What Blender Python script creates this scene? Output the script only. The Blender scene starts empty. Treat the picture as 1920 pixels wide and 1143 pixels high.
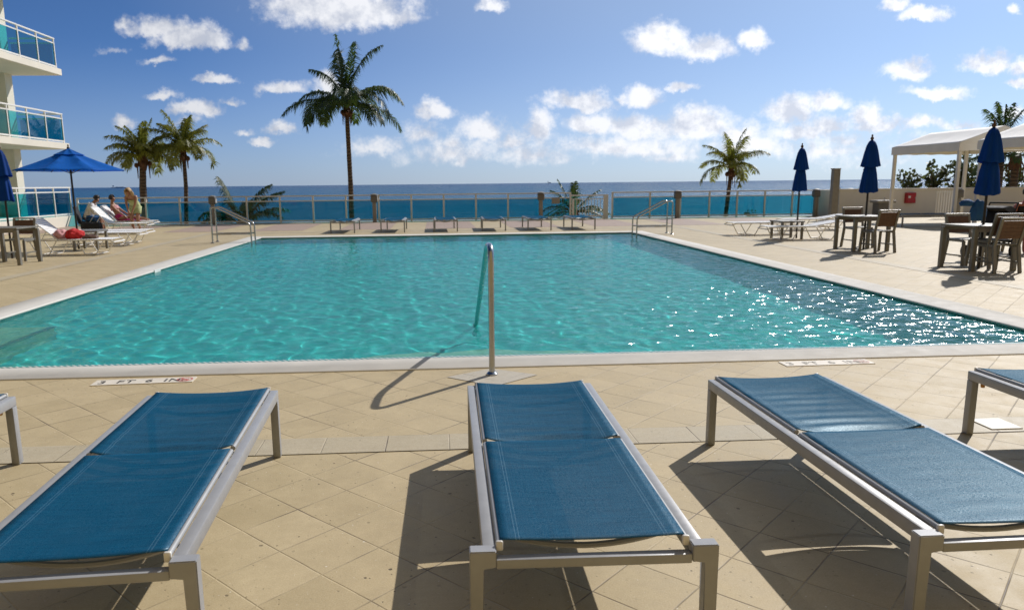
import bpy, bmesh, math, random
import numpy as np
from mathutils import Vector, Matrix, noise as mnoise
R = math.radians
PI = math.pi
random.seed(7)
S = bpy.context.scene
COL = S.collection

# ------------------------------------------------------------------ camera
F, CX, CY, EYE = 1400.0, 905.0, 600.0, 1.5           # focal length and optical centre in photo pixels, eye height
_p1 = np.array([816 - CX, 345 - CY, F])
_p2 = _p1 + np.array([1000, -10.6, 0])
AY = _p1 / np.linalg.norm(_p1)
AZ = np.cross(_p1, _p2); AZ /= np.linalg.norm(AZ)
if AZ[1] > 0: AZ = -AZ
AX = np.cross(AY, AZ)
def ray(px, py):
    v = np.array([px - CX, py - CY, F]); return Vector((v @ AX, v @ AY, v @ AZ))
def G(px, py, z=0.0):                                  # ground point seen at a photo pixel
    d = ray(px, py); return Vector((0, 0, EYE)) + d * ((z - EYE) / d.z)
def P(px, py, y):                                      # point at depth y seen at a photo pixel
    d = ray(px, py); return Vector((0, 0, EYE)) + d * (y / d.y)
cam_d = bpy.data.cameras.new("camera")
cam = bpy.data.objects.new("camera", cam_d); COL.objects.link(cam)
m = Matrix.Identity(4)
m.col[0][:3] = (AX[0], AY[0], AZ[0])
m.col[1][:3] = (-AX[1], -AY[1], -AZ[1])
m.col[2][:3] = (-AX[2], -AY[2], -AZ[2])
m.col[3][:3] = (0, 0, EYE)
cam.matrix_world = m
cam_d.sensor_width = 36
cam_d.lens = 36 * F / 1920
cam_d.shift_x = (960 - CX) / 1920
cam_d.shift_y = (CY - 571.5) / 1920
cam_d.clip_start = 0.05
cam_d.clip_end = 60000
cam_d.dof.use_dof = True
cam_d.dof.focus_distance = 4.0
cam_d.dof.aperture_fstop = 5.6
S.camera = cam

# ------------------------------------------------------------------ helpers
class MB:
    """collects shapes and links them as one mesh"""
    def __init__(s): s.bm = bmesh.new()
    def box(s, c, d, rot=None, bevel=0.0, seg=2, taper=None):
        r = bmesh.ops.create_cube(s.bm, size=1.0)
        vs = r['verts']
        M = Matrix.Translation(Vector(c)) @ (rot.to_4x4() if rot is not None else Matrix.Identity(4)) @ Matrix.Diagonal((d[0], d[1], d[2], 1))
        bmesh.ops.transform(s.bm, matrix=M, verts=vs)
        if bevel > 0:
            es = list({e for v in vs for e in v.link_edges})
            bmesh.ops.bevel(s.bm, geom=es, offset=bevel, segments=seg, affect='EDGES', profile=0.5)
        return s
    def bar(s, a, b, w, h, bevel=0.0, up=(0, 0, 1)):
        a, b = Vector(a), Vector(b); d = b - a; L = d.length; d.normalize()
        u = Vector(up)
        if abs(d.dot(u)) > 0.98: u = Vector((0, 1, 0))
        x = d.cross(u).normalized(); z = x.cross(d).normalized()
        rot = Matrix((x, d, z)).transposed()
        return s.box((a + b) / 2, (w, L, h), rot, bevel)
    def tube(s, pts, r, seg=8, cap=True, flat=1.0):
        pts = [Vector(p) for p in pts]; n = len(pts)
        rs = r if isinstance(r, (list, tuple)) else [r] * n
        t0 = (pts[1] - pts[0]).normalized()
        x = t0.orthogonal().normalized(); rings = []
        for i in range(n):
            if i == 0: t = t0
            elif i == n - 1: t = (pts[i] - pts[i - 1]).normalized()
            else: t = ((pts[i] - pts[i - 1]).normalized() + (pts[i + 1] - pts[i]).normalized()).normalized()
            x = (x - t * x.dot(t)).normalized(); y = t.cross(x)
            rings.append([s.bm.verts.new(pts[i] + (x * math.cos(2 * PI * k / seg) + y * flat * math.sin(2 * PI * k / seg)) * rs[i]) for k in range(seg)])
        for i in range(n - 1):
            for k in range(seg):
                s.bm.faces.new((rings[i][k], rings[i][(k + 1) % seg], rings[i + 1][(k + 1) % seg], rings[i + 1][k]))
        if cap:
            s.bm.faces.new(rings[0][::-1]); s.bm.faces.new(rings[-1])
        return s
    def lathe(s, prof, seg=24, c=(0, 0, 0), star=0.0, n=8, ph=0.0, cap=True):
        rings = []
        for (r, z) in prof:
            ring = []
            for k in range(seg):
                a = 2 * PI * k / seg
                rr = max(r * (1 + star * math.cos(n * a + ph)), 1e-4)
                ring.append(s.bm.verts.new((c[0] + rr * math.cos(a), c[1] + rr * math.sin(a), c[2] + z)))
            rings.append(ring)
        for i in range(len(prof) - 1):
            for k in range(seg):
                s.bm.faces.new((rings[i][k], rings[i][(k + 1) % seg], rings[i + 1][(k + 1) % seg], rings[i + 1][k]))
        if cap:
            s.bm.faces.new(rings[0][::-1]); s.bm.faces.new(rings[-1])
        return s
    def poly(s, pts):
        s.bm.faces.new([s.bm.verts.new(p) for p in pts]); return s
    def prism(s, pts, z0, z1):
        a = [s.bm.verts.new((p[0], p[1], z0)) for p in pts]; b = [s.bm.verts.new((p[0], p[1], z1)) for p in pts]
        s.bm.faces.new(a[::-1]); s.bm.faces.new(b); n = len(pts)
        for k in range(n): s.bm.faces.new((a[k], a[(k + 1) % n], b[(k + 1) % n], b[k]))
        return s
    def grid(s, fn, nu, nv):
        v = [[s.bm.verts.new(fn(i / nu, j / nv)) for j in range(nv + 1)] for i in range(nu + 1)]
        for i in range(nu):
            for j in range(nv):
                s.bm.faces.new((v[i][j], v[i + 1][j], v[i + 1][j + 1], v[i][j + 1]))
        return s
    def build(s, name, mat, parent=None, smooth=False, angle=None, loc=None, solid=0.0):
        me = bpy.data.meshes.new(name)
        bmesh.ops.recalc_face_normals(s.bm, faces=s.bm.faces[:])
        if smooth:
            for f in s.bm.faces: f.smooth = True
            if angle is not None:
                for e in s.bm.edges:
                    if len(e.link_faces) == 2 and e.calc_face_angle(0) > R(angle): e.smooth = False
        s.bm.to_mesh(me); s.bm.free()
        o = bpy.data.objects.new(name, me); COL.objects.link(o)
        if mat is not None: me.materials.append(mat)
        if parent is not None: o.parent = parent
        if loc is not None: o.location = loc
        if solid:
            md = o.modifiers.new("thickness", 'SOLIDIFY'); md.thickness = solid; md.offset = 0
        return o

def tag(o, label=None, cat=None, group=None, kind=None):
    if label: o['label'] = label
    if cat: o['category'] = cat
    if group: o['group'] = group
    if kind: o['kind'] = kind
    return o
def thing(name, label, cat, loc=(0, 0, 0), rz=0.0, group=None):
    o = bpy.data.objects.new(name, None); COL.objects.link(o)
    o.empty_display_size = 0.2
    o.location = loc; o.rotation_euler = (0, 0, rz)
    return tag(o, label, cat, group)
KIDS = {}
def dup(root, loc, rz=0.0, label=None, group=None):
    r = root.copy(); COL.objects.link(r); r.location = loc; r.rotation_euler = (0, 0, rz)
    if label: r['label'] = label
    if group: r['group'] = group
    for ch in [o for o in bpy.data.objects if o.parent == root]:
        c = ch.copy(); COL.objects.link(c); c.parent = r
        for g in [o for o in bpy.data.objects if o.parent == ch]:
            d = g.copy(); COL.objects.link(d); d.parent = c
    return r

# ------------------------------------------------------------------ materials
class NT:
    def __init__(s, mat): s.t = mat.node_tree; s.n = s.t.nodes; s.l = s.t.links
    def new(s, typ, **kw):
        n = s.n.new(typ)
        for k, v in kw.items(): setattr(n, k, v)
        return n
    def set(s, node, key, val):
        if hasattr(val, 'is_linked') or hasattr(val, 'links'): s.l.new(val, node.inputs[key])
        else: node.inputs[key].default_value = val
    def math(s, op, a, b=None, c=None, clamp=False):
        n = s.new('ShaderNodeMath', operation=op, use_clamp=clamp)
        s.set(n, 0, a)
        if b is not None: s.set(n, 1, b)
        if c is not None: s.set(n, 2, c)
        return n.outputs[0]
    def vmath(s, op, a, b=None, out=0):
        n = s.new('ShaderNodeVectorMath', operation=op); s.set(n, 0, a)
        if b is not None: s.set(n, 1, b)
        return n.outputs[out]
    def mix(s, f, a, b):
        n = s.new('ShaderNodeMix', data_type='RGBA'); s.set(n, 0, f); s.set(n, 6, a); s.set(n, 7, b); return n.outputs[2]
    def noise(s, v, sc, det=3, rough=0.5, dist=0.0):
        n = s.new('ShaderNodeTexNoise'); s.set(n, 'Vector', v); s.set(n, 'Scale', sc); s.set(n, 'Detail', det); s.set(n, 'Roughness', rough); s.set(n, 'Distortion', dist)
        return n.outputs[0]
    def rng(s, v, a, b, c=0.0, d=1.0, smooth=False):
        n = s.new('ShaderNodeMapRange'); n.clamp = True
        if smooth: n.interpolation_type = 'SMOOTHSTEP'
        s.set(n, 0, v); s.set(n, 1, a); s.set(n, 2, b); s.set(n, 3, c); s.set(n, 4, d); return n.outputs[0]
    def obj(s): return s.new('ShaderNodeTexCoord').outputs['Object']
    def bump(s, h, strength=0.3, dist=0.01):
        n = s.new('ShaderNodeBump'); s.set(n, 'Strength', strength); s.set(n, 'Distance', dist); s.set(n, 'Height', h); return n.outputs[0]
def rgb(*c): return (c[0], c[1], c[2], 1.0)
def newmat(name):
    m = bpy.data.materials.new(name); m.use_nodes = True; nt = NT(m)
    b = nt.n.get('Principled BSDF'); return m, nt, b
def simple(name, col, rough=0.5, metal=0.0, spec=0.5, var=0.12, scale=6.0, bump=0.0, bscale=60.0, sheen=0.0):
    m, nt, b = newmat(name)
    co = nt.obj(); nz = nt.noise(co, scale, 4, 0.6)
    dark = rgb(*[c * (1 - var) for c in col]); lite = rgb(*[min(1, c * (1 + var)) for c in col])
    nt.set(b, 'Base Color', nt.mix(nt.rng(nz, 0.3, 0.7), dark, lite))
    nt.set(b, 'Roughness', nt.rng(nt.noise(co, scale * 2.3, 3), 0.3, 0.7, max(rough - 0.06, 0.02), min(rough + 0.08, 1)))
    nt.set(b, 'Metallic', metal); nt.set(b, 'Specular IOR Level', spec)
    if bump: nt.set(b, 'Normal', nt.bump(nt.noise(co, bscale, 3), bump, 0.004))
    if sheen: nt.set(b, 'Sheen Weight', sheen)
    return m

def speckle(nt, co, base):
    """many small soft pits, pale shell chips and a mottled grain, as in cast coral stone"""
    wob = nt.new('ShaderNodeTexNoise'); nt.set(wob, 'Vector', co); nt.set(wob, 'Scale', 70.0); nt.set(wob, 'Detail', 2.0)
    off = nt.vmath('SCALE', nt.vmath('SUBTRACT', wob.outputs['Color'], (0.5, 0.5, 0.5))); off.node.inputs['Scale'].default_value = 0.012
    cw = nt.vmath('ADD', co, off)
    def dots(scale, keep, size, soft):
        v = nt.new('ShaderNodeTexVoronoi'); nt.set(v, 'Vector', cw); nt.set(v, 'Scale', scale)
        pk = nt.new('ShaderNodeSeparateColor'); nt.l.new(v.outputs['Color'], pk.inputs[0])
        rad = nt.math('MULTIPLY', nt.math('ADD', nt.math('MULTIPLY', pk.outputs[1], 0.8), 0.2), size)
        d = nt.math('SUBTRACT', 1.0, nt.math('DIVIDE', v.outputs['Distance'], rad))
        return nt.math('MULTIPLY', nt.math('MULTIPLY', nt.rng(d, 0.0, soft), nt.math('GREATER_THAN', pk.outputs[0], keep)), nt.math('ADD', nt.math('MULTIPLY', pk.outputs[2], 0.7), 0.3))
    clus = nt.rng(nt.noise(co, 2.6, 3, 0.6), 0.40, 0.62, 0.12, 1.0)
    pit = nt.math('MULTIPLY', nt.math('MAXIMUM', dots(21.0, 0.58, 0.22, 0.35), dots(40.0, 0.50, 0.26, 0.5)), clus)
    chip = nt.math('MAXIMUM', dots(30.0, 0.84, 0.16, 0.4), dots(55.0, 0.78, 0.2, 0.5))
    grain = nt.noise(co, 150, 3, 0.7); mott = nt.noise(co, 24, 4, 0.65)
    c = nt.mix(nt.rng(grain, 0.3, 0.7), nt.mix(0.14, base, rgb(0.12, 0.09, 0.05)), nt.mix(0.12, base, rgb(0.85, 0.80, 0.66)))
    c = nt.mix(nt.rng(mott, 0.32, 0.68, 0.0, 0.20), c, rgb(0.30, 0.22, 0.125))
    c = nt.mix(nt.math('MULTIPLY', chip, 0.75), c, rgb(0.78, 0.73, 0.62))
    c = nt.mix(nt.math('MULTIPLY', pit, 0.9), c, rgb(0.055, 0.04, 0.022))
    h = nt.math('SUBTRACT', nt.math('MULTIPLY', grain, 0.3), pit)
    return c, h

def paver(name, c1, c2, size, rot, joint=0.0048, origin=(0, 0), bw=1.0, bh=1.0, jdark=(0.10, 0.07, 0.045)):
    m, nt, b = newmat(name)
    co = nt.obj()
    mp = nt.new('ShaderNodeMapping'); mp.vector_type = 'POINT'
    nt.l.new(co, mp.inputs[0]); mp.inputs['Rotation'].default_value = (0, 0, rot)
    c0 = Matrix.Rotation(rot, 3, 'Z') @ Vector((origin[0], origin[1], 0)); mp.inputs['Location'].default_value = (-c0.x, -c0.y, 0)
    sp = nt.new('ShaderNodeSeparateXYZ'); nt.l.new(mp.outputs[0], sp.inputs[0])
    wob = nt.math('MULTIPLY', nt.math('SUBTRACT', nt.noise(co, 3.0, 3), 0.5), 0.010)
    tx = nt.math('DIVIDE', nt.math('ADD', sp.outputs[0], wob), size * bw); ty = nt.math('DIVIDE', nt.math('ADD', sp.outputs[1], wob), size * bh)
    ix = nt.math('FLOOR', tx); iy = nt.math('FLOOR', ty)
    def edge(t, s_): return nt.math('MULTIPLY', nt.math('SUBTRACT', 0.5, nt.math('ABSOLUTE', nt.math('SUBTRACT', nt.math('FRACT', t), 0.5))), s_)
    e = nt.math('MINIMUM', edge(tx, size * bw), edge(ty, size * bh))
    cb = nt.new('ShaderNodeCombineXYZ'); nt.l.new(ix, cb.inputs[0]); nt.l.new(iy, cb.inputs[1])
    wn = nt.new('ShaderNodeTexWhiteNoise', noise_dimensions='3D'); nt.l.new(cb.outputs[0], wn.inputs[0])
    big = nt.noise(co, 0.55, 4, 0.6); mid = nt.noise(co, 5.0, 4, 0.65)
    f = nt.math('ADD', nt.math('MULTIPLY', wn.outputs[0], 0.45), nt.math('MULTIPLY', nt.rng(mid, 0.3, 0.7), 0.45))
    base = nt.mix(f, rgb(*c1), rgb(*c2))
    base = nt.mix(nt.rng(big, 0.45, 0.75, 0.0, 0.28), base, rgb(c1[0] * 0.75, c1[1] * 0.72, c1[2] * 0.66))
    c, h = speckle(nt, co, base)
    # joint strength wanders: some joints are packed with sand, some open and dark
    js = nt.rng(nt.noise(co, 1.7, 3, 0.6), 0.42, 0.64, 0.04, 1.0)
    jm = nt.rng(e, joint * 0.25, joint, 1.0, 0.0)
    c = nt.mix(nt.math('MULTIPLY', jm, js), c, rgb(*jdark))
    nt.set(b, 'Base Color', c)
    nt.set(b, 'Roughness', nt.rng(mid, 0.3, 0.7, 0.54, 0.70)); nt.set(b, 'Specular IOR Level', 0.36)
    hh = nt.math('SUBTRACT', h, nt.math('MULTIPLY', jm, 1.6))
    nt.set(b, 'Normal', nt.bump(hh, 0.35, 0.006))
    return m

M = {}
M['paver'] = paver('coral_stone_diamond_pavers', (0.418, 0.325, 0.168), (0.562, 0.448, 0.258), 0.290, R(45), origin=(0.14, 2.94))
M['band'] = paver('pale_border_pavers', (0.42, 0.355, 0.23), (0.51, 0.435, 0.30), 0.27, 0, origin=(0.05, 4.085), bw=1.36, bh=1.0)
M['pink'] = paver('mauve_pavers', (0.34, 0.235, 0.185), (0.40, 0.28, 0.22), 0.30, 0)
M['whitetile'] = paver('pale_replacement_paver', (0.46, 0.42, 0.34), (0.52, 0.475, 0.39), 0.9, R(45), origin=(3, 3))
M['coping'] = simple('white_coping', (0.60, 0.575, 0.52), 0.75, spec=0.2, var=0.07, scale=3, bump=0.1)
M['concrete'] = simple('painted_concrete', (0.6, 0.58, 0.52), 0.7, var=0.05)
M['sand'] = simple('beach_sand', (0.52, 0.43, 0.30), 0.9, var=0.15, scale=0.4)

# lounger frame and other metals
M['frame'] = simple('silver_powder_coat', (0.32, 0.325, 0.335), 0.38, metal=0.0, spec=0.4, var=0.06, scale=14, bump=0.05, bscale=300)
M['rod'] = simple('brushed_aluminium_rod', (0.36, 0.36, 0.355), 0.4, metal=0.2, var=0.05)
M['steel'] = simple('stainless_steel', (0.42, 0.43, 0.44), 0.2, metal=1.0, var=0.05)
M['endcap'] = simple('white_plastic_cap', (0.72, 0.70, 0.65), 0.4)
M['amber'] = simple('amber_plastic', (0.55, 0.25, 0.04), 0.4)
M['fencepaint'] = simple('cream_aluminium', (0.68, 0.66, 0.62), 0.5, var=0.05)
M['white'] = simple('white_paint', (0.78, 0.76, 0.71), 0.5, var=0.04, scale=1.5)
M['stucco'] = simple('white_stucco', (0.74, 0.69, 0.58), 0.8, var=0.05, scale=0.8, bump=0.2, bscale=40)
M['bounce_wall_tan'] = simple('bounce_wall_tan', (0.36, 0.26, 0.11), 0.85, var=0.05, scale=0.8)  # only for the added bounce wall, toned to warm the fill light
M['bronze'] = simple('dark_bronze_pole', (0.035, 0.028, 0.022), 0.45, metal=0.4)
M['grey_metal'] = simple('grey_furniture_metal', (0.20, 0.19, 0.165), 0.5, metal=0.3)
M['slat'] = simple('brown_wood_slat', (0.105, 0.052, 0.028), 0.55, var=0.25, scale=20)
M['dark_slat'] = simple('dark_weave', (0.045, 0.032, 0.025), 0.6)
M['strap'] = simple('white_vinyl_strap', (0.80, 0.79, 0.76), 0.45, var=0.03)
M['bollard'] = simple('taupe_bollard_paint', (0.24, 0.225, 0.195), 0.5)
M['lamp_head'] = simple('dark_lamp_housing', (0.13, 0.12, 0.105), 0.4)
M['canvas'] = simple('white_canvas', (0.82, 0.80, 0.75), 0.8, var=0.04, scale=2)
M['red'] = simple('red_cabinet_paint', (0.42, 0.015, 0.02), 0.4)
M['black'] = simple('black_fabric', (0.012, 0.012, 0.015), 0.8)
M['bluecloth'] = simple('blue_cloth', (0.01, 0.075, 0.22), 0.8)
M['redcloth'] = simple('red_cloth', (0.55, 0.02, 0.02), 0.8, var=0.3)
M['pinkcloth'] = simple('pink_cloth', (0.62, 0.30, 0.30), 0.8, var=0.2)
M['whitecloth'] = simple('white_cloth', (0.72, 0.70, 0.70), 0.85)
M['greencloth'] = simple('pale_green_cloth', (0.42, 0.46, 0.22), 0.85, var=0.2)
M['magenta'] = simple('magenta_cloth', (0.40, 0.02, 0.13), 0.85)
M['skin'] = simple('tanned_skin', (0.34, 0.16, 0.09), 0.5, var=0.1)
M['skin_red'] = simple('sunburnt_skin', (0.40, 0.13, 0.08), 0.5, var=0.1)
M['hair_dark'] = simple('dark_hair', (0.025, 0.017, 0.012), 0.6)
M['hair_fair'] = simple('fair_hair', (0.42, 0.27, 0.12), 0.6)
M['teal_paint'] = simple('sea_green_paint', (0.10, 0.33, 0.26), 0.5)
M['grey_sign'] = simple('grey_sign_plate', (0.30, 0.27, 0.24), 0.5)
M['beige_cover'] = simple('beige_plastic_cover', (0.66, 0.60, 0.46), 0.5)
M['ship'] = simple('haze_tinted_ship', (0.26, 0.32, 0.42), 0.8)  # distance haze is mixed into this colour
M['ink'] = simple('black_marking_paint', (0.025, 0.023, 0.02), 0.7, var=0.4, scale=40)
M['ink_worn'] = simple('worn_grey_marking_paint', (0.27, 0.25, 0.21), 0.7, var=0.25, scale=40)
M['ink_red'] = simple('faded_red_marking_paint', (0.52, 0.13, 0.11), 0.7, var=0.3, scale=40)
M['ink_pink'] = simple('worn_pink_marking_paint', (0.62, 0.42, 0.35), 0.7, var=0.2, scale=40)
M['plate'] = simple('white_marker_plate', (0.66, 0.60, 0.50), 0.6, var=0.08, scale=9)

def sling_mat():
    m, nt, b = newmat('blue_mesh_sling')
    co = nt.obj(); sp = nt.new('ShaderNodeSeparateXYZ'); nt.l.new(co, sp.inputs[0])
    fine = nt.noise(co, 320, 2); mp = nt.new('ShaderNodeMapping'); nt.l.new(co, mp.inputs[0]); mp.inputs['Scale'].default_value = (1.0, 14, 1)
    streak = nt.noise(mp.outputs[0], 5, 4, 0.6)
    mp2 = nt.new('ShaderNodeMapping'); nt.l.new(co, mp2.inputs[0]); mp2.inputs['Scale'].default_value = (40, 1, 1)
    streak2 = nt.noise(mp2.outputs[0], 5, 3, 0.6)
    f = nt.math('ADD', nt.math('MULTIPLY', nt.rng(streak, 0.35, 0.65), 0.6), nt.math('MULTIPLY', nt.rng(streak2, 0.35, 0.65), 0.4))
    c = nt.mix(f, rgb(0.0004, 0.050, 0.112), rgb(0.0010, 0.094, 0.188))
    dust = nt.noise(co, 4.5, 5, 0.65)
    c = nt.mix(nt.math('MULTIPLY', nt.rng(dust, 0.48, 0.72), 0.10), c, rgb(0.10, 0.21, 0.30))
    c = nt.mix(nt.rng(fine, 0.35, 0.75, 0, 0.45), c, rgb(0.006, 0.11, 0.21))
    ax = nt.math('ABSOLUTE', sp.outputs[0])
    def line(x0): return nt.math('LESS_THAN', nt.math('ABSOLUTE', nt.math('SUBTRACT', ax, x0)), 0.0014)
    st = nt.math('MAXIMUM', line(0.232), line(0.243))
    dash = nt.math('GREATER_THAN', nt.math('FRACT', nt.math('MULTIPLY', sp.outputs[1], 140)), 0.3)
    c = nt.mix(nt.math('MULTIPLY', nt.math('MULTIPLY', st, dash), 0.55), c, rgb(0.16, 0.30, 0.42))
    nt.set(b, 'Base Color', c); nt.set(b, 'Roughness', nt.rng(streak, 0.3, 0.7, 0.44, 0.58)); nt.set(b, 'Specular IOR Level', 0.0); pass
    wv = nt.math('MULTIPLY', nt.math('SINE', nt.math('MULTIPLY', sp.outputs[0], 2800)), nt.math('SINE', nt.math('MULTIPLY', sp.outputs[1], 2800)))
    nt.set(b, 'Normal', nt.bump(nt.math('ADD', nt.math('MULTIPLY', wv, 0.5), nt.math('MULTIPLY', fine, 1.2)), 0.35, 0.002))
    tr = nt.new('ShaderNodeBsdfTransparent'); nt.set(tr, 'Color', rgb(0.75, 0.8, 0.85))
    mx = nt.new('ShaderNodeMixShader'); mx.inputs[0].default_value = 0.20
    gs = nt.new('ShaderNodeBsdfGlossy'); nt.set(gs, 'Color', rgb(0.76, 0.92, 1)); nt.set(gs, 'Roughness', nt.rng(streak, 0.3, 0.7, 0.41, 0.47))
    fl = nt.new('ShaderNodeMixShader'); nt.l.new(nt.rng(fine, 0.32, 0.68, 0.006, 0.088), fl.inputs[0]); nt.l.new(b.outputs[0], fl.inputs[1]); nt.l.new(gs.outputs[0], fl.inputs[2])
    nt.l.new(fl.outputs[0], mx.inputs[1]); nt.l.new(tr.outputs[0], mx.inputs[2])
    nt.l.new(mx.outputs[0], nt.n['Material Output'].inputs[0])
    return m
M['sling'] = sling_mat()

def glass_mat(name, tint, gloss=0.08):
    m, nt, b = newmat(name); nt.n.remove(b)
    tr = nt.new('ShaderNodeBsdfTransparent'); nt.set(tr, 'Color', rgb(*tint))
    gl = nt.new('ShaderNodeBsdfGlossy'); nt.set(gl, 'Roughness', 0.02); nt.set(gl, 'Color', rgb(0.85, 0.95, 0.95))
    fr = nt.new('ShaderNodeFresnel'); nt.set(fr, 'IOR', 1.45)
    mx = nt.new('ShaderNodeMixShader'); nt.l.new(nt.math('MULTIPLY', fr.outputs[0], nt.math('SUBTRACT', 1.0, nt.new('ShaderNodeNewGeometry').outputs['Backfacing']), clamp=True), mx.inputs[0])
    nt.l.new(tr.outputs[0], mx.inputs[1]); nt.l.new(gl.outputs[0], mx.inputs[2])
    nt.l.new(mx.outputs[0], nt.n['Material Output'].inputs[0]); return m
M['glass'] = glass_mat('sea_green_guard_glass', (0.20, 0.64, 0.72))
M['balcony_glass'] = glass_mat('teal_balcony_glass', (0.22, 0.70, 0.76))

def cloth_trans(name, col, tcol, var=0.12):
    m, nt, b = newmat(name); co = nt.obj()
    nz = nt.noise(co, 3, 4)
    nt.set(b, 'Base Color', nt.mix(nt.rng(nz, 0.3, 0.7), rgb(*[c * (1 - var) for c in col]), rgb(*[c * (1 + var) for c in col]))); nt.set(b, 'Roughness', 0.75); nt.set(b, 'Specular IOR Level', 0.2)
    nt.set(b, 'Normal', nt.bump(nt.noise(co, 9, 4), 0.4, 0.02))
    t = nt.new('ShaderNodeBsdfTranslucent'); nt.set(t, 'Color', rgb(*tcol))
    a = nt.new('ShaderNodeMixShader'); a.inputs[0].default_value = 0.4; nt.l.new(b.outputs[0], a.inputs[1]); nt.l.new(t.outputs[0], a.inputs[2])
    nt.l.new(a.outputs[0], nt.n['Material Output'].inputs[0]); return m
M['umbrella_closed'] = cloth_trans('navy_blue_folded_canvas', (0.005, 0.062, 0.29), (0.01, 0.14, 0.60))
M['umbrella'] = cloth_trans('blue_umbrella_canvas', (0.003, 0.14, 0.50), (0.015, 0.34, 0.95))
def leaf_mat(name, c1, c2, t):
    m, nt, b = newmat(name); co = nt.obj()
    nz = nt.noise(co, 1.6, 4, 0.7)
    col = nt.mix(nt.rng(nz, 0.3, 0.7), rgb(*c1), rgb(*c2))
    nt.set(b, 'Base Color', col); nt.set(b, 'Roughness', 0.45); nt.set(b, 'Specular IOR Level', 0.45)
    tl = nt.new('ShaderNodeBsdfTranslucent'); nt.set(tl, 'Color', rgb(*t))
    a = nt.new('ShaderNodeMixShader'); a.inputs[0].default_value = 0.35; nt.l.new(b.outputs[0], a.inputs[1]); nt.l.new(tl.outputs[0], a.inputs[2])
    nt.l.new(a.outputs[0], nt.n['Material Output'].inputs[0]); return m
M['frond'] = leaf_mat('green_palm_frond', (0.020, 0.045, 0.010), (0.055, 0.088, 0.018), (0.09, 0.15, 0.018))
M['frond_y'] = leaf_mat('yellowing_palm_frond', (0.045, 0.075, 0.012), (0.20, 0.18, 0.030), (0.34, 0.36, 0.045))
M['leaf'] = leaf_mat('sea_grape_leaf', (0.03, 0.045, 0.018), (0.08, 0.09, 0.035), (0.10, 0.12, 0.03))
def trunk_mat():
    m, nt, b = newmat('ringed_palm_trunk'); co = nt.obj(); sp = nt.new('ShaderNodeSeparateXYZ'); nt.l.new(co, sp.inputs[0])
    w = nt.math('SINE', nt.math('ADD', nt.math('MULTIPLY', sp.outputs[2], 42), nt.math('MULTIPLY', nt.noise(co, 4, 3), 5)))
    f = nt.math('MULTIPLY', nt.rng(w, -1, 1), nt.noise(co, 7, 4))
    nt.set(b, 'Base Color', nt.mix(f, rgb(0.055, 0.035, 0.022), rgb(0.20, 0.14, 0.095))); nt.set(b, 'Roughness', 0.9)
    nt.set(b, 'Normal', nt.bump(w, 0.5, 0.02)); return m
M['trunk'] = trunk_mat()
M['husk'] = simple('brown_palm_husk', (0.11, 0.05, 0.025), 0.9, var=0.35, scale=9)

def struct(o): o['kind'] = 'structure'; return o

# ------------------------------------------------------------------ light
SUN_EL, SUN_AZ = R(39), R(44)
sd = bpy.data.lights.new("sun", 'SUN'); sd.energy = 4.3; sd.angle = R(0.5); sd.color = (1.0, 0.955, 0.91)
so = bpy.data.objects.new("sun", sd); COL.objects.link(so)
sv = Vector((math.sin(SUN_AZ) * math.cos(SUN_EL), math.cos(SUN_AZ) * math.cos(SUN_EL), math.sin(SUN_EL)))
so.rotation_euler = sv.to_track_quat('Z', 'Y').to_euler(); so.location = (20, 20, 20)
sd.cycles.is_caustics_light = True

CLOUDS = [  # photo x, y, half width, half height, weight
 (640,12,150,42,1.1),(560,6,80,24,.9),(735,28,62,22,.9),(920,6,36,16,.9),(290,48,60,24,1.0),(345,66,72,26,1.1),(405,72,32,20,.9),(455,80,16,13,.7),(240,38,24,16,.6),
 (290,111,34,9,.75),(215,97,36,8,.4),(398,147,46,9,.85),(522,161,52,14,.95),(620,154,32,20,.95),(300,176,34,9,.65),(350,202,36,15,.9),
 (385,206,36,18,.95),(432,191,26,9,.7),(232,230,32,14,.8),(350,228,40,12,.5),(460,243,24,9,.6),(488,265,30,8,.7),(527,241,34,13,.7),
 (812,206,46,19,.9),(905,238,54,34,1.0),(960,262,50,22,.8),(790,245,46,30,.6),(845,268,54,20,.6),(1010,238,34,32,1.0),(1085,187,78,21,1.0),(1207,175,42,25,1.05),(1168,181,22,12,.7),
 (1274,162,32,11,.9),(1240,72,72,34,1.15),(1320,88,68,30,1.1),(1415,75,36,24,1.0),
 (1110,226,66,26,1.05),(1200,235,92,32,1.0),(1310,228,94,34,1.05),(1390,246,60,22,.9),(1480,204,64,34,1.1),(1545,186,44,24,1.0),(1556,232,46,20,.9),(1500,243,80,24,.9),(1625,212,34,24,1.0),(1650,232,60,20,.9),(1730,232,60,16,.7),(1800,236,70,16,.7),
 (1704,130,60,24,1.1),(1760,175,70,14,.95),(1850,118,70,25,1.05),(1915,125,40,24,.9),(1910,155,30,10,.8),(1735,22,58,16,1.05),(1680,6,30,12,.8),(1902,20,20,9,.7),(1905,205,30,12,.7),
 (850,285,110,26,.6),(1000,285,110,24,.62),(1180,272,190,26,.7),(1260,290,80,18,.5),(1420,270,140,26,.7),(700,275,80,18,.5),(1560,280,140,24,.62),(1720,275,110,22,.5),(1640,300,120,18,.45),(1590,262,80,20,.6)]
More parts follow.
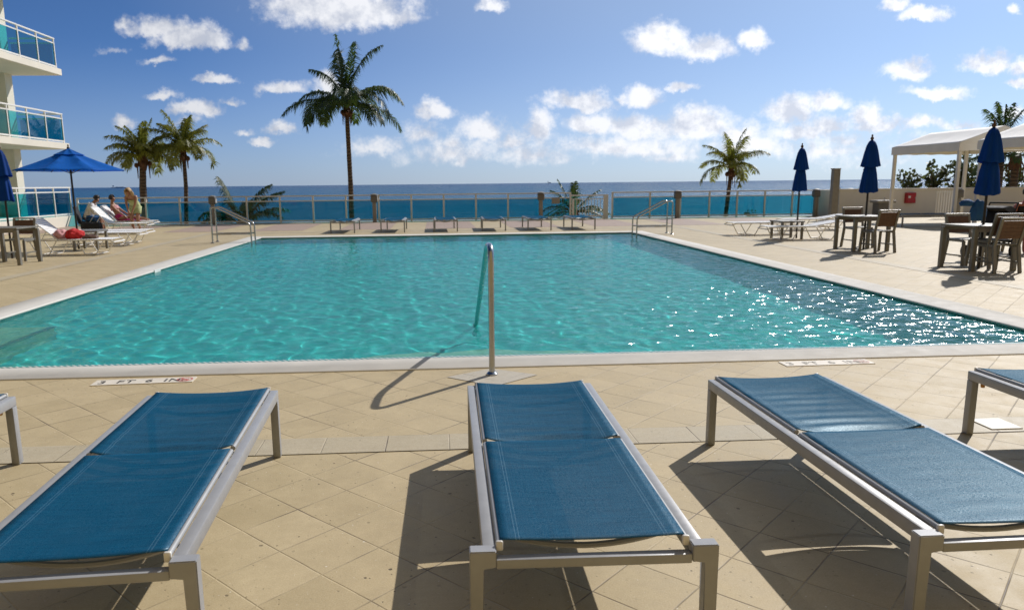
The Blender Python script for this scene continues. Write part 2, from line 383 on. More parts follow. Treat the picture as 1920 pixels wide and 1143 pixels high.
def build_world():
    w = bpy.data.worlds.new("World"); S.world = w; w.use_nodes = True; w.cycles.sampling_method = 'MANUAL'; w.cycles.sample_map_resolution = 256
    nt = NT(w); bg = nt.n['Background']
    sky = nt.new('ShaderNodeTexSky', sky_type='NISHITA'); sky.sun_disc = False
    sky.sun_elevation = SUN_EL; sky.sun_rotation = SUN_AZ; sky.air_density = 0.45; sky.dust_density = 1.2; sky.ozone_density = 10; sky.altitude = 5
    gen = nt.new('ShaderNodeTexCoord').outputs['Generated']
    sp = nt.new('ShaderNodeSeparateXYZ'); nt.l.new(gen, sp.inputs[0])
    yy = nt.math('MAXIMUM', sp.outputs[1], 0.02)
    u = nt.math('DIVIDE', sp.outputs[0], yy); v = nt.math('DIVIDE', sp.outputs[2], yy)
    cb = nt.new('ShaderNodeCombineXYZ'); nt.l.new(u, cb.inputs[0]); nt.l.new(v, cb.inputs[1]); p = cb.outputs[0]
    nz = nt.new('ShaderNodeTexNoise'); nt.set(nz, 'Vector', p); nt.set(nz, 'Scale', 22.0); nt.set(nz, 'Detail', 7.0); nt.set(nz, 'Roughness', 0.66)
    off = nt.vmath('SCALE', nt.vmath('SUBTRACT', nz.outputs['Color'], (0.5, 0.5, 0.5))); off.node.inputs['Scale'].default_value = 0.040
    pw = nt.vmath('ADD', p, off)
    field = None; low = None
    for (cx, cy, rx, ry, amp) in CLOUDS:
        r0 = ray(cx, cy); c = (r0.x / r0.y, r0.z / r0.y - .25 * ry / F, 0)
        d = nt.vmath('MULTIPLY', nt.vmath('SUBTRACT', pw, c), (F / (rx * 1.12), F / (ry * 1.35), 0))
        L = nt.vmath('LENGTH', nt.vmath('MAXIMUM', d, nt.vmath('MULTIPLY', d, (-1.0, -1.7, 0))), out=1)     # flatter below than above
        f = nt.math('MULTIPLY_ADD', L, -amp, amp)
        field = f if field is None else nt.math('SMOOTH_MAX', field, f, 0.12)
    big = nt.noise(p, 16, 6, 0.62); fine = nt.noise(p, 60, 5, 0.65)
    tex = nt.math('ADD', nt.math('MULTIPLY', nt.math('SUBTRACT', big, 0.5), 1.1), nt.math('MULTIPLY', nt.math('SUBTRACT', fine, 0.5), 0.80))
    dens = nt.rng(nt.math('ADD', field, tex), 0.0, 0.66, 0, 1, True)
    # the same field looked up a little higher: thick above = shaded underside
    mp = nt.vmath('ADD', p, (0.012, 0.022, 0))
    up = nt.noise(mp, 16, 6, 0.62)
    shade = nt.rng(nt.math('SUBTRACT', up, big), -0.05, 0.12, 1.0, 0.0)
    body = nt.mix(nt.math('MULTIPLY', shade, 1.0), rgb(0.62, 0.66, 0.76), rgb(0.95, 0.96, 1.0))
    skyc = nt.vmath('MULTIPLY', sky.outputs[0], (0.080, 0.099, 0.104))
    # clouds nearer the sun are brighter
    sdot = nt.vmath('DOT_PRODUCT', gen, tuple(sv), out=1)
    gain = nt.rng(sdot, 0.3, 0.95, 0.72, 1.25)
    cl = nt.vmath('SCALE', body); nt.l.new(gain, cl.node.inputs['Scale'])
    # pale sea haze low over the horizon
    hz = nt.math('MULTIPLY', nt.math('POWER', nt.rng(nt.math('ABSOLUTE', sp.outputs[2]), 0.0, 0.17, 1.0, 0.0), 1.6), 0.52)
    hc = nt.mix(nt.rng(sdot, 0.0, 0.75), rgb(0.30, 0.40, 0.60), rgb(0.68, 0.76, 0.86))
    skyc = nt.mix(hz, skyc, hc)
    skyc = nt.mix(nt.rng(sdot, 0.45, 0.78, 0, 0.22), skyc, rgb(0.76, 0.86, 0.92))
    front = nt.rng(sp.outputs[1], 0.02, 0.1)
    out = nt.mix(nt.math('MULTIPLY', nt.math('MULTIPLY', dens, 0.94), front), skyc, cl)
    nt.l.new(out, bg.inputs[0]); bg.inputs[1].default_value = 1.0
build_world()

S.view_settings.view_transform = 'Standard'; S.view_settings.look = 'None'
S.view_settings.gamma = 1; S.view_settings.exposure = 0.0
S.cycles.max_bounces = 10; S.cycles.transparent_max_bounces = 16; S.cycles.transmission_bounces = 8
S.cycles.caustics_refractive = True; S.cycles.caustics_reflective = False
S.cycles.sample_clamp_indirect = 4.0

#@@POOL
# ------------------------------------------------------------------ deck, pool, sea
PX0, PX1, PY0, PY1 = -5.15, 5.93, 6.40, 22.40          # water edge of the pool
WZ, DEPTH = -0.035, 1.07
CW = 0.42
DX0, DX1, DY0, DY1 = -40.0, 40.0, -8.0, 31.6
struct(MB().box((0, 30 - 1000, -4.75), (16000, 2064, 0.5)).build('beach_ground', M['sand']))
def frame_prism(mb, o, i, z0, z1):
    (ox0, ox1, oy0, oy1), (ix0, ix1, iy0, iy1) = o, i
    mb.box(((ox0 + ox1) / 2, (oy0 + iy0) / 2, (z0 + z1) / 2), (ox1 - ox0, iy0 - oy0, z1 - z0))
    mb.box(((ox0 + ox1) / 2, (oy1 + iy1) / 2, (z0 + z1) / 2), (ox1 - ox0, oy1 - iy1, z1 - z0))
    mb.box(((ox0 + ix0) / 2, (iy0 + iy1) / 2, (z0 + z1) / 2), (ix0 - ox0, iy1 - iy0, z1 - z0))
    mb.box(((ox1 + ix1) / 2, (iy0 + iy1) / 2, (z0 + z1) / 2), (ox1 - ix1, iy1 - iy0, z1 - z0))
    return mb
struct(frame_prism(MB(), (DX0, DX1, DY0, DY1), (PX0 - CW, PX1 + CW, PY0 - CW, PY1 + CW), -4.6, 0.0).build('pool_deck', M['paver']))
RB = 2.18
def ringsheet(mb, off, w, z):
    x0, x1, y0, y1 = PX0 - off - w, PX1 + off + w, PY0 - off - w, PY1 + off + w
    ix0, ix1, iy0, iy1 = PX0 - off, PX1 + off, PY0 - off, PY1 + off
    for q in (((x0, y0), (x1, y0), (x1, iy0), (x0, iy0)), ((x0, iy1), (x1, iy1), (x1, y1), (x0, y1)), ((x0, iy0), (ix0, iy0), (ix0, iy1), (x0, iy1)), ((ix1, iy0), (x1, iy0), (x1, iy1), (ix1, iy1))):
        mb.poly([(a, b, z) for a, b in q])
    return mb
struct(ringsheet(MB(), RB - 0.135, 0.27, 0.004).build('paving_border', M['band']))
mb = MB()
for k in range(-7, 8):
    if k == -99: continue
    x0 = -0.37 + 2.93 * k
    if x0 < -19 or x0 > 14: continue
    mb.poly([(x0, 25.7, 0.004), (x0 + 1.73, 25.7, 0.004), (x0 + 1.73, 30.6, 0.004), (x0, 30.6, 0.004)])
struct(mb.build('mauve_paving', M['pink']))
struct(MB().poly([(0.42, 5.42, 0.004), (0.78, 5.72, 0.004), (0.42, 5.96, 0.004), (0.06, 5.72, 0.004)]).build('pale_paving', M['whitetile']))
# coping: separate cast stones with a rounded nose over the water
mb = MB()
co_, ci_ = (PX0 - CW, PX1 + CW, PY0 - CW, PY1 + CW), (PX0 + .02, PX1 - .02, PY0 + .02, PY1 - .02)
def ring_pts(q, z): return [mb.bm.verts.new((x, y, z)) for x, y in ((q[0], q[2]), (q[1], q[2]), (q[1], q[3]), (q[0], q[3]))]
loops = []
for (k, z) in ((0, -.07), (0, .004), (.008, .012), (CW + .004, .012), (CW + .014, .006), (CW + .020, -.004), (CW + .020, -.012), (CW + .014, -.020), (CW - .02, -.022), (CW - .02, -.026)):
    loops.append(ring_pts((co_[0] + k, co_[1] - k, co_[2] + k, co_[3] - k), z))
for p, q in zip(loops[:-1], loops[1:]):
    for k in range(4): mb.bm.faces.new((p[k], p[(k + 1) % 4], q[(k + 1) % 4], q[k]))
struct(mb.build('pool_coping', M['coping'], smooth=True, angle=50))

def plaster_mat():
    m, nt, b = newmat('pale_aqua_pool_plaster'); co = nt.obj()
    nz = nt.noise(co, 1.2, 5, 0.6)
    nt.set(b, 'Base Color', nt.mix(nt.rng(nz, 0.3, 0.7), rgb(0.100, 0.535, 0.52), rgb(0.135, 0.61, 0.59))); nt.set(b, 'Roughness', 0.8); nt.set(b, 'Specular IOR Level', 0.1)
    return m
M['plaster'] = plaster_mat()
M['bench'] = simple('olive_bench_plaster', (0.40, 0.50, 0.38), 0.8, spec=0.1)
M['step'] = simple('cream_step_plaster', (0.74, 0.68, 0.50), 0.8, spec=0.1)
def mosaic_mat():
    m, nt, b = newmat('teal_waterline_mosaic'); co = nt.obj()
    ck = nt.new('ShaderNodeTexBrick'); ck.offset = 0
    sp = nt.new('ShaderNodeSeparateXYZ'); nt.l.new(co, sp.inputs[0])
    cb = nt.new('ShaderNodeCombineXYZ'); nt.l.new(nt.math('ADD', sp.outputs[0], sp.outputs[1]), cb.inputs[0]); nt.l.new(sp.outputs[2], cb.inputs[1])
    nt.l.new(cb.outputs[0], ck.inputs['Vector']); nt.set(ck, 'Scale', 1.0); nt.set(ck, 'Brick Width', 0.05); nt.set(ck, 'Row Height', 0.05); nt.set(ck, 'Mortar Size', 0.004)
    nt.set(ck, 'Color1', rgb(0.035, 0.22, 0.19)); nt.set(ck, 'Color2', rgb(0.06, 0.30, 0.25)); nt.set(ck, 'Mortar', rgb(0.5, 0.55, 0.5)); nt.set(ck, 'Bias', 0.0)
    nt.l.new(ck.outputs[0], b.inputs['Base Color']); nt.set(b, 'Roughness', 0.25); return m
M['mosaic'] = mosaic_mat()
# basin
e = 0.25
mb = MB()
mb.box(((PX0 + PX1) / 2, (PY0 + PY1) / 2, WZ - DEPTH - .15), (PX1 - PX0 + 2 * e, PY1 - PY0 + 2 * e, .3))
frame_prism(mb, (PX0 - e, PX1 + e, PY0 - e, PY1 + e), (PX0, PX1, PY0, PY1), WZ - DEPTH, -0.18)
basin = struct(mb.build('pool_basin', M['plaster'])); 
tile = struct(frame_prism(MB(), (PX0 - .1, PX1 + .1, PY0 - .1, PY1 + .1), (PX0, PX1, PY0, PY1), -0.18, -0.024).build('pool_waterline_tile', M['mosaic']))
def edge_tile_mat():
    m, nt, b = newmat('small_edge_tiles'); co = nt.obj(); sp = nt.new('ShaderNodeSeparateXYZ'); nt.l.new(co, sp.inputs[0])
    f = nt.math('FRACT', nt.math('DIVIDE', nt.math('ADD', sp.outputs[0], sp.outputs[1]), 0.052))
    nt.set(b, 'Base Color', nt.mix(nt.math('GREATER_THAN', f, 0.42), rgb(0.62, 0.66, 0.60), rgb(0.10, 0.30, 0.27))); nt.set(b, 'Roughness', 0.3); return m
mb = MB(); mb.poly([(PX0, PY0 - .040, .0135), (PX1, PY0 - .040, .0135), (PX1, PY0 + .006, .0135), (PX0, PY0 + .006, .0135)])
struct(mb.build('pool_edge_tile', edge_tile_mat()))
# curved entry steps under the hand rail, and a bench along the left wall
mb = MB()
for (rx, ry, z) in ((1.35, .50, -.19), (1.7, .86, -.46), (2.05, 1.22, -.74)):
    pts = [(0.42 + rx * math.cos(a), PY0 - .02 + ry * math.sin(a) ** .9) for a in [PI * k / 28 for k in range(29)]]
    mb.prism(pts, WZ - DEPTH - .05, z)
steps = struct(mb.build('pool_steps', M['step']))
mb = MB(); mb.box((PX0 + .30, 7.7, -0.90), (.66, 2.5, .9)); 
bench = struct(mb.build('pool_bench', M['bench']))
bench_edge = struct(MB().box((PX0 + .602, 7.7, -0.483), (.06, 2.53, .07)).build('pool_bench_edge', M['mosaic']))

# water: a real wave surface made of many wind ripples
def water_mat():
    m, nt, b = newmat('clear_pool_water'); nt.n.remove(b)
    geo = nt.obj()
    rf = nt.new('ShaderNodeBsdfRefraction'); nt.set(rf, 'IOR', 1.33); nt.set(rf, 'Roughness', 0.0); nt.set(rf, 'Color', rgb(0.62, 0.97, 0.94))
    gl = nt.new('ShaderNodeBsdfGlossy'); pass
    bp = nt.bump(nt.math('ADD', nt.math('MULTIPLY', nt.noise(geo, 13, 1, 0.4), 0.35), nt.noise(geo, 5.0, 1, 0.4)), 1.0, 0.085); nt.l.new(bp, gl.inputs['Normal'])
    spx = nt.new('ShaderNodeSeparateXYZ'); nt.l.new(geo, spx.inputs[0])
    calm = nt.math('MULTIPLY', nt.rng(spx.outputs[1], 9.5, 19.0, 0.085, 0.018), nt.rng(spx.outputs[0], -5.0, 3.5, 0.55, 1.0)); nt.l.new(calm, bp.node.inputs['Distance']); nt.set(gl, 'Roughness', nt.rng(spx.outputs[1], 9.5, 17.0, 0.125, 0.03))
    fr = nt.new('ShaderNodeFresnel'); nt.set(fr, 'IOR', 1.30)
    mx = nt.new('ShaderNodeMixShader'); nt.l.new(nt.math('MULTIPLY', fr.outputs[0], 0.80), mx.inputs[0])
    tb = nt.new('ShaderNodeBsdfDiffuse'); nt.set(tb, 'Color', rgb(0.05, 0.52, 0.52))      # light scattered back by the water itself
    body = nt.new('ShaderNodeMixShader'); body.inputs[0].default_value = 0.19; nt.l.new(rf.outputs[0], body.inputs[1]); nt.l.new(tb.outputs[0], body.inputs[2])
    nt.l.new(body.outputs[0], mx.inputs[1]); nt.l.new(gl.outputs[0], mx.inputs[2])
    out = nt.n['Material Output']; nt.l.new(mx.outputs[0], out.inputs[0])
    return m
M['water'] = water_mat()
def make_water():
    nx, ny = 400, 590
    X, Y = np.meshgrid(np.linspace(PX0 - .03, PX1 + .03, nx + 1), np.linspace(PY0 - .03, PY1 + .03, ny + 1))
    Z = np.zeros_like(X); rs = np.random.RandomState(5)
    for i in range(110):
        lam = 0.13 * (7.0 ** rs.rand()); k = 2 * PI / lam
        th = rs.normal(R(200), R(50)); slope = 0.0043 * rs.uniform(.5, 1.4) * (lam / 0.5) ** 0.05
        Z += slope / k * np.sin(k * (X * math.cos(th) + Y * math.sin(th)) + rs.rand() * 2 * PI)
    V = np.stack([X.ravel(), Y.ravel(), (WZ + Z).ravel()], 1)
    W = nx + 1
    q = []
    for j in range(ny):
        b0 = j * W
        q += [(b0 + i, b0 + i + 1, b0 + W + i + 1, b0 + W + i) for i in range(nx)]
    # sides and floor close the body of water inside the basin walls
    nV = len(V); zb = WZ - DEPTH - .03
    rim = [i for i in range(W)] + [j * W + nx for j in range(1, ny + 1)] + [ny * W + i for i in range(nx - 1, -1, -1)] + [j * W for j in range(ny - 1, 0, -1)]
    low = [(V[i][0], V[i][1], zb) for i in rim]
    V = np.concatenate([V, np.array(low)])
    nr = len(rim)
    for k in range(nr):
        q.append((rim[(k + 1) % nr], rim[k], nV + k, nV + (k + 1) % nr))
    me = bpy.data.meshes.new('pool_water')
    me.from_pydata(V.tolist(), [], q + [tuple(nV + k for k in range(nr))[::-1]])
    me.polygons.foreach_set('use_smooth', [True] * (nx * ny) + [False] * (nr + 1))
    me.materials.append(M['water']); me.update()
    o = bpy.data.objects.new('pool_water', me); COL.objects.link(o); return struct(o)
water = make_water()
water.cycles.is_caustics_caster = True
for o in (basin, steps, bench): o.cycles.is_caustics_receiver = True

def sea_mat():
    m, nt, b = newmat('open_sea'); co = nt.obj(); sp = nt.new('ShaderNodeSeparateXYZ'); nt.l.new(co, sp.inputs[0])
    t = nt.rng(sp.outputs[1], 60, 420); t2 = nt.rng(sp.outputs[1], 350, 2500)
    mp = nt.new('ShaderNodeMapping'); nt.l.new(co, mp.inputs[0]); mp.inputs['Scale'].default_value = (0.25, 1, 1)
    pat = nt.noise(mp.outputs[0], 0.03, 4, 0.6)
    c = nt.mix(t, rgb(0.012, 0.16, 0.22), rgb(0.010, 0.085, 0.17)); c = nt.mix(t2, c, rgb(0.008, 0.040, 0.115))
    c = nt.mix(nt.rng(pat, 0.42, 0.68, 0, 0.5), c, rgb(0.02, 0.13, 0.20))
    foam = nt.noise(mp.outputs[0], 0.35, 5, 0.7)
    c = nt.mix(nt.math('MULTIPLY', nt.rng(foam, 0.70, 0.78), 0.35), c, rgb(0.4, 0.5, 0.55))
    nt.set(b, 'Base Color', c); nt.set(b, 'Roughness', 0.25); nt.set(b, 'Specular IOR Level', 0.10); nt.set(b, 'IOR', 1.33)
    h = nt.math('ADD', nt.math('MULTIPLY', nt.noise(mp.outputs[0], 0.8, 5, 0.62), 1.0), nt.math('MULTIPLY', nt.noise(mp.outputs[0], 0.12, 3, 0.5), 2.5))
    nt.set(b, 'Normal', nt.bump(h, 0.9, 1.2))
    return m
M['sea'] = sea_mat()
struct(MB().poly([(-40000, 61.5, -4.9), (40000, 61.5, -4.9), (40000, 45000, -4.9), (-40000, 45000, -4.9)]).build('sea', M['sea']))
struct(MB().poly([(-8000, 57, -4.49), (8000, 57, -4.49), (8000, 66, -5.3), (-8000, 66, -5.3)]).build('shore_sand', M['sand']))
#@@END
# ------------------------------------------------------------------ blue sling loungers
def make_lounger(label, group):
    t = thing('sun_lounger', label, 'sun lounger', group=group)
    HX, ZT = 0.329, 0.380
    for s in (-1, 1):
        MB().box((s * HX, 0.0215, ZT - .026), (.042, 1.898, .052), bevel=.004).build('side_rail', M['frame'], t, True, 40)
        MB().box((s * HX, 0.9475, (ZT - .053) / 2), (.042, .046, ZT - .053), bevel=.004).build('leg', M['frame'], t, True, 40)
        lg = MB(); prof = [(.3085, .3255), (.3515, .3255), (.3515, 0), (.3915, 0), (.3915, .3815), (.3085, .3815)]
        va = [lg.bm.verts.new((s * x, -.9755, z)) for x, z in prof]; vb = [lg.bm.verts.new((s * x, -.9275, z)) for x, z in prof]
        lg.bm.faces.new(va); lg.bm.faces.new(vb[::-1])
        for k in range(6): lg.bm.faces.new((va[k], vb[k], vb[(k + 1) % 6], va[(k + 1) % 6]))
        bmesh.ops.bevel(lg.bm, geom=lg.bm.edges[:], offset=.003, segments=2, affect='EDGES')
        lg.build('leg', M['frame'], t, True, 40)
        MB().lathe([(.010, 0), (.012, .01), (.012, .03), (.006, .034)], 10, (s * .283, 0.925, .288)).build('plug', M['amber'], t, True, 40)
    MB().box((0, .945, .345), (.614, .036, .034), bevel=.004).build('end_bar', M['frame'], t, True, 40)
    MB().box((0, -.955, .336), (.616, .036, .032), bevel=.004).build('end_bar', M['frame'], t, True, 40)
    for y in (.80, .06, -.06, -.80):
        MB().tube([(x, y, .355 - .05 * (1 - (x / .29) ** 2)) for x in [-.29 + .58 * k / 14 for k in range(15)]], .011, 8).build('cross_bar', M['frame'], t, True, 40)
    for (y0, y1, sag, wr) in ((0.030, .962, .022, .62), (-.925, -.016, .010, .06)):
        def fn(u, v, y0=y0, y1=y1, sag=sag, wr=wr):
            x = -.2945 + .589 * u; y = y0 + (y1 - y0) * v
            c = 1 - (abs(x) / .2945) ** 2.2
            z = .397 - sag * c * (.75 + .25 * math.sin(PI * v))
            k = math.exp(-((v - .12) / .16) ** 2) + .5 * math.exp(-((v - .55) / .2) ** 2)
            z -= wr * .022 * c * math.exp(-(v / .10) ** 2) * (1 if wr > .5 else 0)
            z += wr * .0075 * c * k * math.sin(y * 62 + 2.2 * x * x * 30) + wr * .0035 * c * mnoise.noise((x * 3, y * 9, y0 * 7))
            e_ = wr * .012 * c * (1 if v < .01 else 0)
            return (x, y - .018 * c * (1 if wr > .5 else -.7) * (1 - v if wr > .5 else v), z - e_)
        sl = MB().grid(fn, 20, 56).build('sling', M['sling'], t, True, solid=.003)
        for s in (-1, 1):
            MB().tube([(s * .2970, y0 - .004, .384), (s * .2970, y1 + .004, .384)], .0108, 10).build('side_rod', M['rod'], sl, True, 40)
            for yy, d in (((y1 + .004, 1),) if y0 > 0 else ((y0 - .004, -1),)):
                MB().box((s * .2970, yy + d * .006, .381), (.024, .014, .034), bevel=.006, seg=3).build('rod_cap', M['endcap'], sl, True, 40)
    return t
NEAR = 'blue sling loungers along the near side of the pool'
L0 = make_lounger('dark blue sling lounger centred in front of the grab rail, lying flat', NEAR)
L0.location = (.490, 3.105, 0); L0.rotation_euler.z = R(-1.0)
dup(L0, (-1.195, 3.105, 0), R(3.2), 'deep blue sling lounger beside the darker of the two depth markers, angled to the right', NEAR)
dup(L0, (1.90, 3.105, 0), R(0.6), 'greyish blue sling lounger shining in the sun, right of the central one', NEAR)
dup(L0, (-2.64, 3.13, 0), R(2), 'blue lounger mostly cut off by the left edge, one silver leg showing', NEAR)
dup(L0, (3.47, 3.14, 0), R(-.5), 'pale shining lounger cut off by the right edge, above a beige drain cover', NEAR)
FAR = 'blue loungers in a row beyond the far edge of the pool'
words = ['leftmost far lounger, standing in front of the tall palm trunk', 'far lounger standing just right of a bollard lamp, second in the row beyond the pool',
         'third far lounger from the left in the row beyond the pool', 'far lounger lined up behind the top of the central grab rail',
         'far lounger standing in front of the bollard lamp beside the gate', 'far lounger standing in front of the picket gate, rightmost in its row']
for (px, py), wd in zip(((642.5, 437.7), (737.5, 436.2), (835.5, 435.2), (928.5, 434), (1013, 432.6), (1094.5, 430.8)), words):
    g = G(px, py); dup(L0, (g.x, 23.95 + .95, 0), R(random.uniform(-1.5, 1.5)), wd, FAR)
g = G(1738, 424)
dup(L0, (g.x, g.y + .1, 0), R(88), 'grey looking lounger side on below the red box on the white wall', 'loungers at the white wall')

# ------------------------------------------------------------------ hand rails
RR = .024
def fillet(pts, r, n=6):
    out = [Vector(pts[0])]
    for i in range(1, len(pts) - 1):
        a, b, c = Vector(pts[i - 1]), Vector(pts[i]), Vector(pts[i + 1])
        d1 = (a - b).normalized(); d2 = (c - b).normalized(); rr = min(r, (a - b).length * .45, (c - b).length * .45)
        p, q = b + d1 * rr, b + d2 * rr
        for k in range(n + 1):
            t = k / n; out.append((1 - t) ** 2 * p + 2 * t * (1 - t) * b + t * t * q)
    out.append(Vector(pts[-1])); return out
t = thing('grab_rail', 'stainless steel grab rail bent down into the water at the near pool edge', 'handrail', (.42, 5.76, 0))
MB().tube(fillet([(0, 0, .0), (0, .03, 1.02), (0, .42, 1.00), (0, 2.62, -.16), (0, 2.72, -.9)], .13, 8), RR, 14).build('rail_tube', M['steel'], t, True, 40)
MB().lathe([(.045, 0.004), (.045, .014), (.028, .03)], 18).build('base_flange', M['steel'], t, True, 40)
def side_rails(loc, sgn, ys, label):
    t = thing('pool_handrail', label, 'handrail', loc, 0, 'paired handrails at the far pool corners')
    for y in ys:
        MB().tube(fillet([(0, y, 0), (0, y, .95), (sgn * .14, y, .95), (sgn * 1.02, y, .50), (sgn * 1.04, y, -.95)], .10, 6), .021, 10).build('rail_tube', M['steel'], t, True, 40)
        MB().tube([(0, y, .235), (sgn * 1.04, y, .235)], .018, 8).build('brace', M['steel'], t, True, 40)
        MB().lathe([(.05, 0.004), (.05, .014), (.026, .03)], 14, (0, y, 0)).build('base_flange', M['steel'], t, True, 40)
side_rails((-6.0, 20.75, 0), 1, (-.22, .22), 'pair of steel handrails entering the far left corner of the pool')
side_rails((6.78, 21.5, 0), -1, (-.24, .24), 'pair of steel handrails entering the far right corner of the pool')

# ------------------------------------------------------------------ pool markings and covers
def text_mesh(body, size, mat, parent, loc, name='lettering', bold=.012):
    cu = bpy.data.curves.new('lettering', 'FONT'); cu.body = body; cu.size = size; cu.offset = bold * size; cu.space_word = .9; cu.space_character = 1.12; cu.resolution_u = 3
    o = bpy.data.objects.new('lettering_source', cu); COL.objects.link(o)
    bpy.context.view_layer.update()
    me = bpy.data.meshes.new_from_object(o.evaluated_get(bpy.context.evaluated_depsgraph_get()))
    bpy.data.objects.remove(o); bpy.data.curves.remove(cu)
    me.name = name; me.materials.clear(); me.materials.append(mat)
    r = bpy.data.objects.new(name, me); COL.objects.link(r); r.parent = parent; r.location = loc; return r
def marker(loc, rz, label, ink, red):
    t = thing('depth_marker', label, 'depth marker', loc, rz, 'pool depth markers')
    MB().box((0, 0, .003), (.76, .155, .006)).build('plate', M['plate'], t)
    text_mesh('3  FT  6  IN.', .118, ink, t, (-.345, -.043, .0075))
    mb = MB()
    def ring(r0, r1, z):
        n = 28
        for k in range(n):
            a, b = 2 * PI * k / n, 2 * PI * (k + 1) / n
            mb.poly([(r0 * math.cos(a), r0 * math.sin(a), z), (r1 * math.cos(a), r1 * math.sin(a), z), (r1 * math.cos(b), r1 * math.sin(b), z), (r0 * math.cos(b), r0 * math.sin(b), z)])
    ring(.050, .062, .0075)
    mb.poly([(-.044, .034, .0078), (-.034, .044, .0078), (.044, -.034, .0078), (.034, -.044, .0078)])
    # small diving figure
    mb.poly([(-.03, -.006, .0081), (.012, .014, .0081), (.018, .004, .0081), (-.026, -.018, .0081)])
    mb.poly([(.02, .016, .0081), (.034, .012, .0081), (.03, -.002, .0081), (.018, .0, .0081)])
    mb.poly([(-.034, -.024, .0081), (.03, -.024, .0081), (.03, -.032, .0081), (-.034, -.032, .0081)])
    mb.build('no_diving_symbol', red, t, loc=(.305, 0, 0))
marker((-2.31, 5.835, .0), R(3), 'white depth marker plate with crisp black letters, left of the grab rail', M['ink'], M['ink_red'])
marker((3.22, 5.865, .0), R(1.5), 'worn depth marker plate with faded grey letters, right of the grab rail', M['ink_worn'], M['ink_pink'])
g = G(1866, 796)
tag(MB().box((g.x, g.y, .006), (.20, .20, .010), bevel=.004).build('drain_cover', M['beige_cover']), 'small beige square cover set in the pale paver border', 'drain cover')
tag(MB().box((PX0 + .016, 14.0, -.02), (.030, .30, .07), bevel=.004).build('pool_tile', M['endcap']), 'single white tile on the left pool wall at the waterline', 'tile')

# ------------------------------------------------------------------ glass fence, gate, bollards
FY = 31.3
def fence(x0, posts, x1, label):
    t = thing('glass_fence', label, 'fence', ((x0 + x1) / 2, FY, 0)); cx = (x0 + x1) / 2
    MB().box((0, 0, 1.075), (x1 - x0, .075, .05), bevel=.006).build('top_rail', M['fencepaint'], t)
    MB().box((0, 0, .875), (x1 - x0 - .02, .04, .04)).build('middle_rail', M['fencepaint'], t)
    MB().box((0, 0, .075), (x1 - x0 - .02, .045, .05)).build('bottom_rail', M['fencepaint'], t)
    for x in posts: MB().box((x - cx, -.002, .526), (.07, .07, 1.05), bevel=.006).build('post', M['fencepaint'], t)
    for a, b in zip(posts[:-1], posts[1:]):
        MB().box(((a + b) / 2 - cx, 0, .4775), (b - a - .075, .012, .752)).build('glass_panel', M['glass'], t)
    return t
left_posts = [-14.35 + 1.335 * k for k in range(15)] + [5.62]
fence(-14.38, left_posts, 5.65, 'long glass fence with cream rails between the white building and the gate')
right_posts = [7.40, 9.0, 10.3, 11.55, 12.75, 13.95, 15.15, 16.3, 17.0]
fence(7.36, right_posts, 17.03, 'glass fence with cream rails right of the gate, behind the blue umbrella')
t = thing('picket_gate', 'cream picket gate lower than the glass fence on both sides', 'gate', (6.4, FY, 0))
MB().box((-.06, 0, .97), (1.36, .05, .05), bevel=.005).build('top_rail', M['fencepaint'], t)
MB().box((-.06, 0, .82), (1.36, .03, .03)).build('middle_rail', M['fencepaint'], t)
MB().box((-.06, 0, .11), (1.36, .04, .05)).build('bottom_rail', M['fencepaint'], t)
for k in range(10): MB().box((-.63 + .125 * k, 0, .465), (.022, .022, .67)).build('picket', M['fencepaint'], t)
MB().box((.72, .0, .5), (.20, .06, 1.0), bevel=.005).build('gate_post', M['fencepaint'], t)
MB().box((-.68, -.05, .48), (.06, .05, .62), bevel=.005).build('latch_box', M['fencepaint'], t)
# stair going down to the beach behind the fence
t = thing('beach_stair', 'sea green stair railing sloping down to the beach behind the gate', 'stair', (5.6, 32.2, 0))
for y in (0, 1.1):
    MB().bar((0.6, y, .95), (-3.4, y, -1.75), .05, .05).build('handrail', M['teal_paint'], t)
    MB().bar((0.6, y, .45), (-3.4, y, -2.25), .04, .04).build('lower_rail', M['teal_paint'], t)
    for k in range(8): MB().box((.4 - .5 * k, y, .40 - .3375 * k), (.04, .04, .95)).build('baluster', M['teal_paint'], t)
st = MB()
for k in range(14): st.box((.55 - .3 * k, .55, -.05 - .2 * k), (.3, 1.04, .05))
for y in (.0, 1.1): st.bar((.7, y, -.1), (-3.5, y, -2.9), .05, .22)
st.build('steps', M['concrete'], t)
g = P(1042, 376, FY - .06)
t = thing('notice_sign', 'small grey blank plate fixed to the fence beside the gate', 'sign', (g.x, FY - .05, g.z))
MB().box((0, 0, 0), (.34, .012, .26), bevel=.004).build('plate', M['grey_sign'], t)
MB().box((0, .006, .10), (.03, .02, .02)).build('bracket', M['fencepaint'], t)

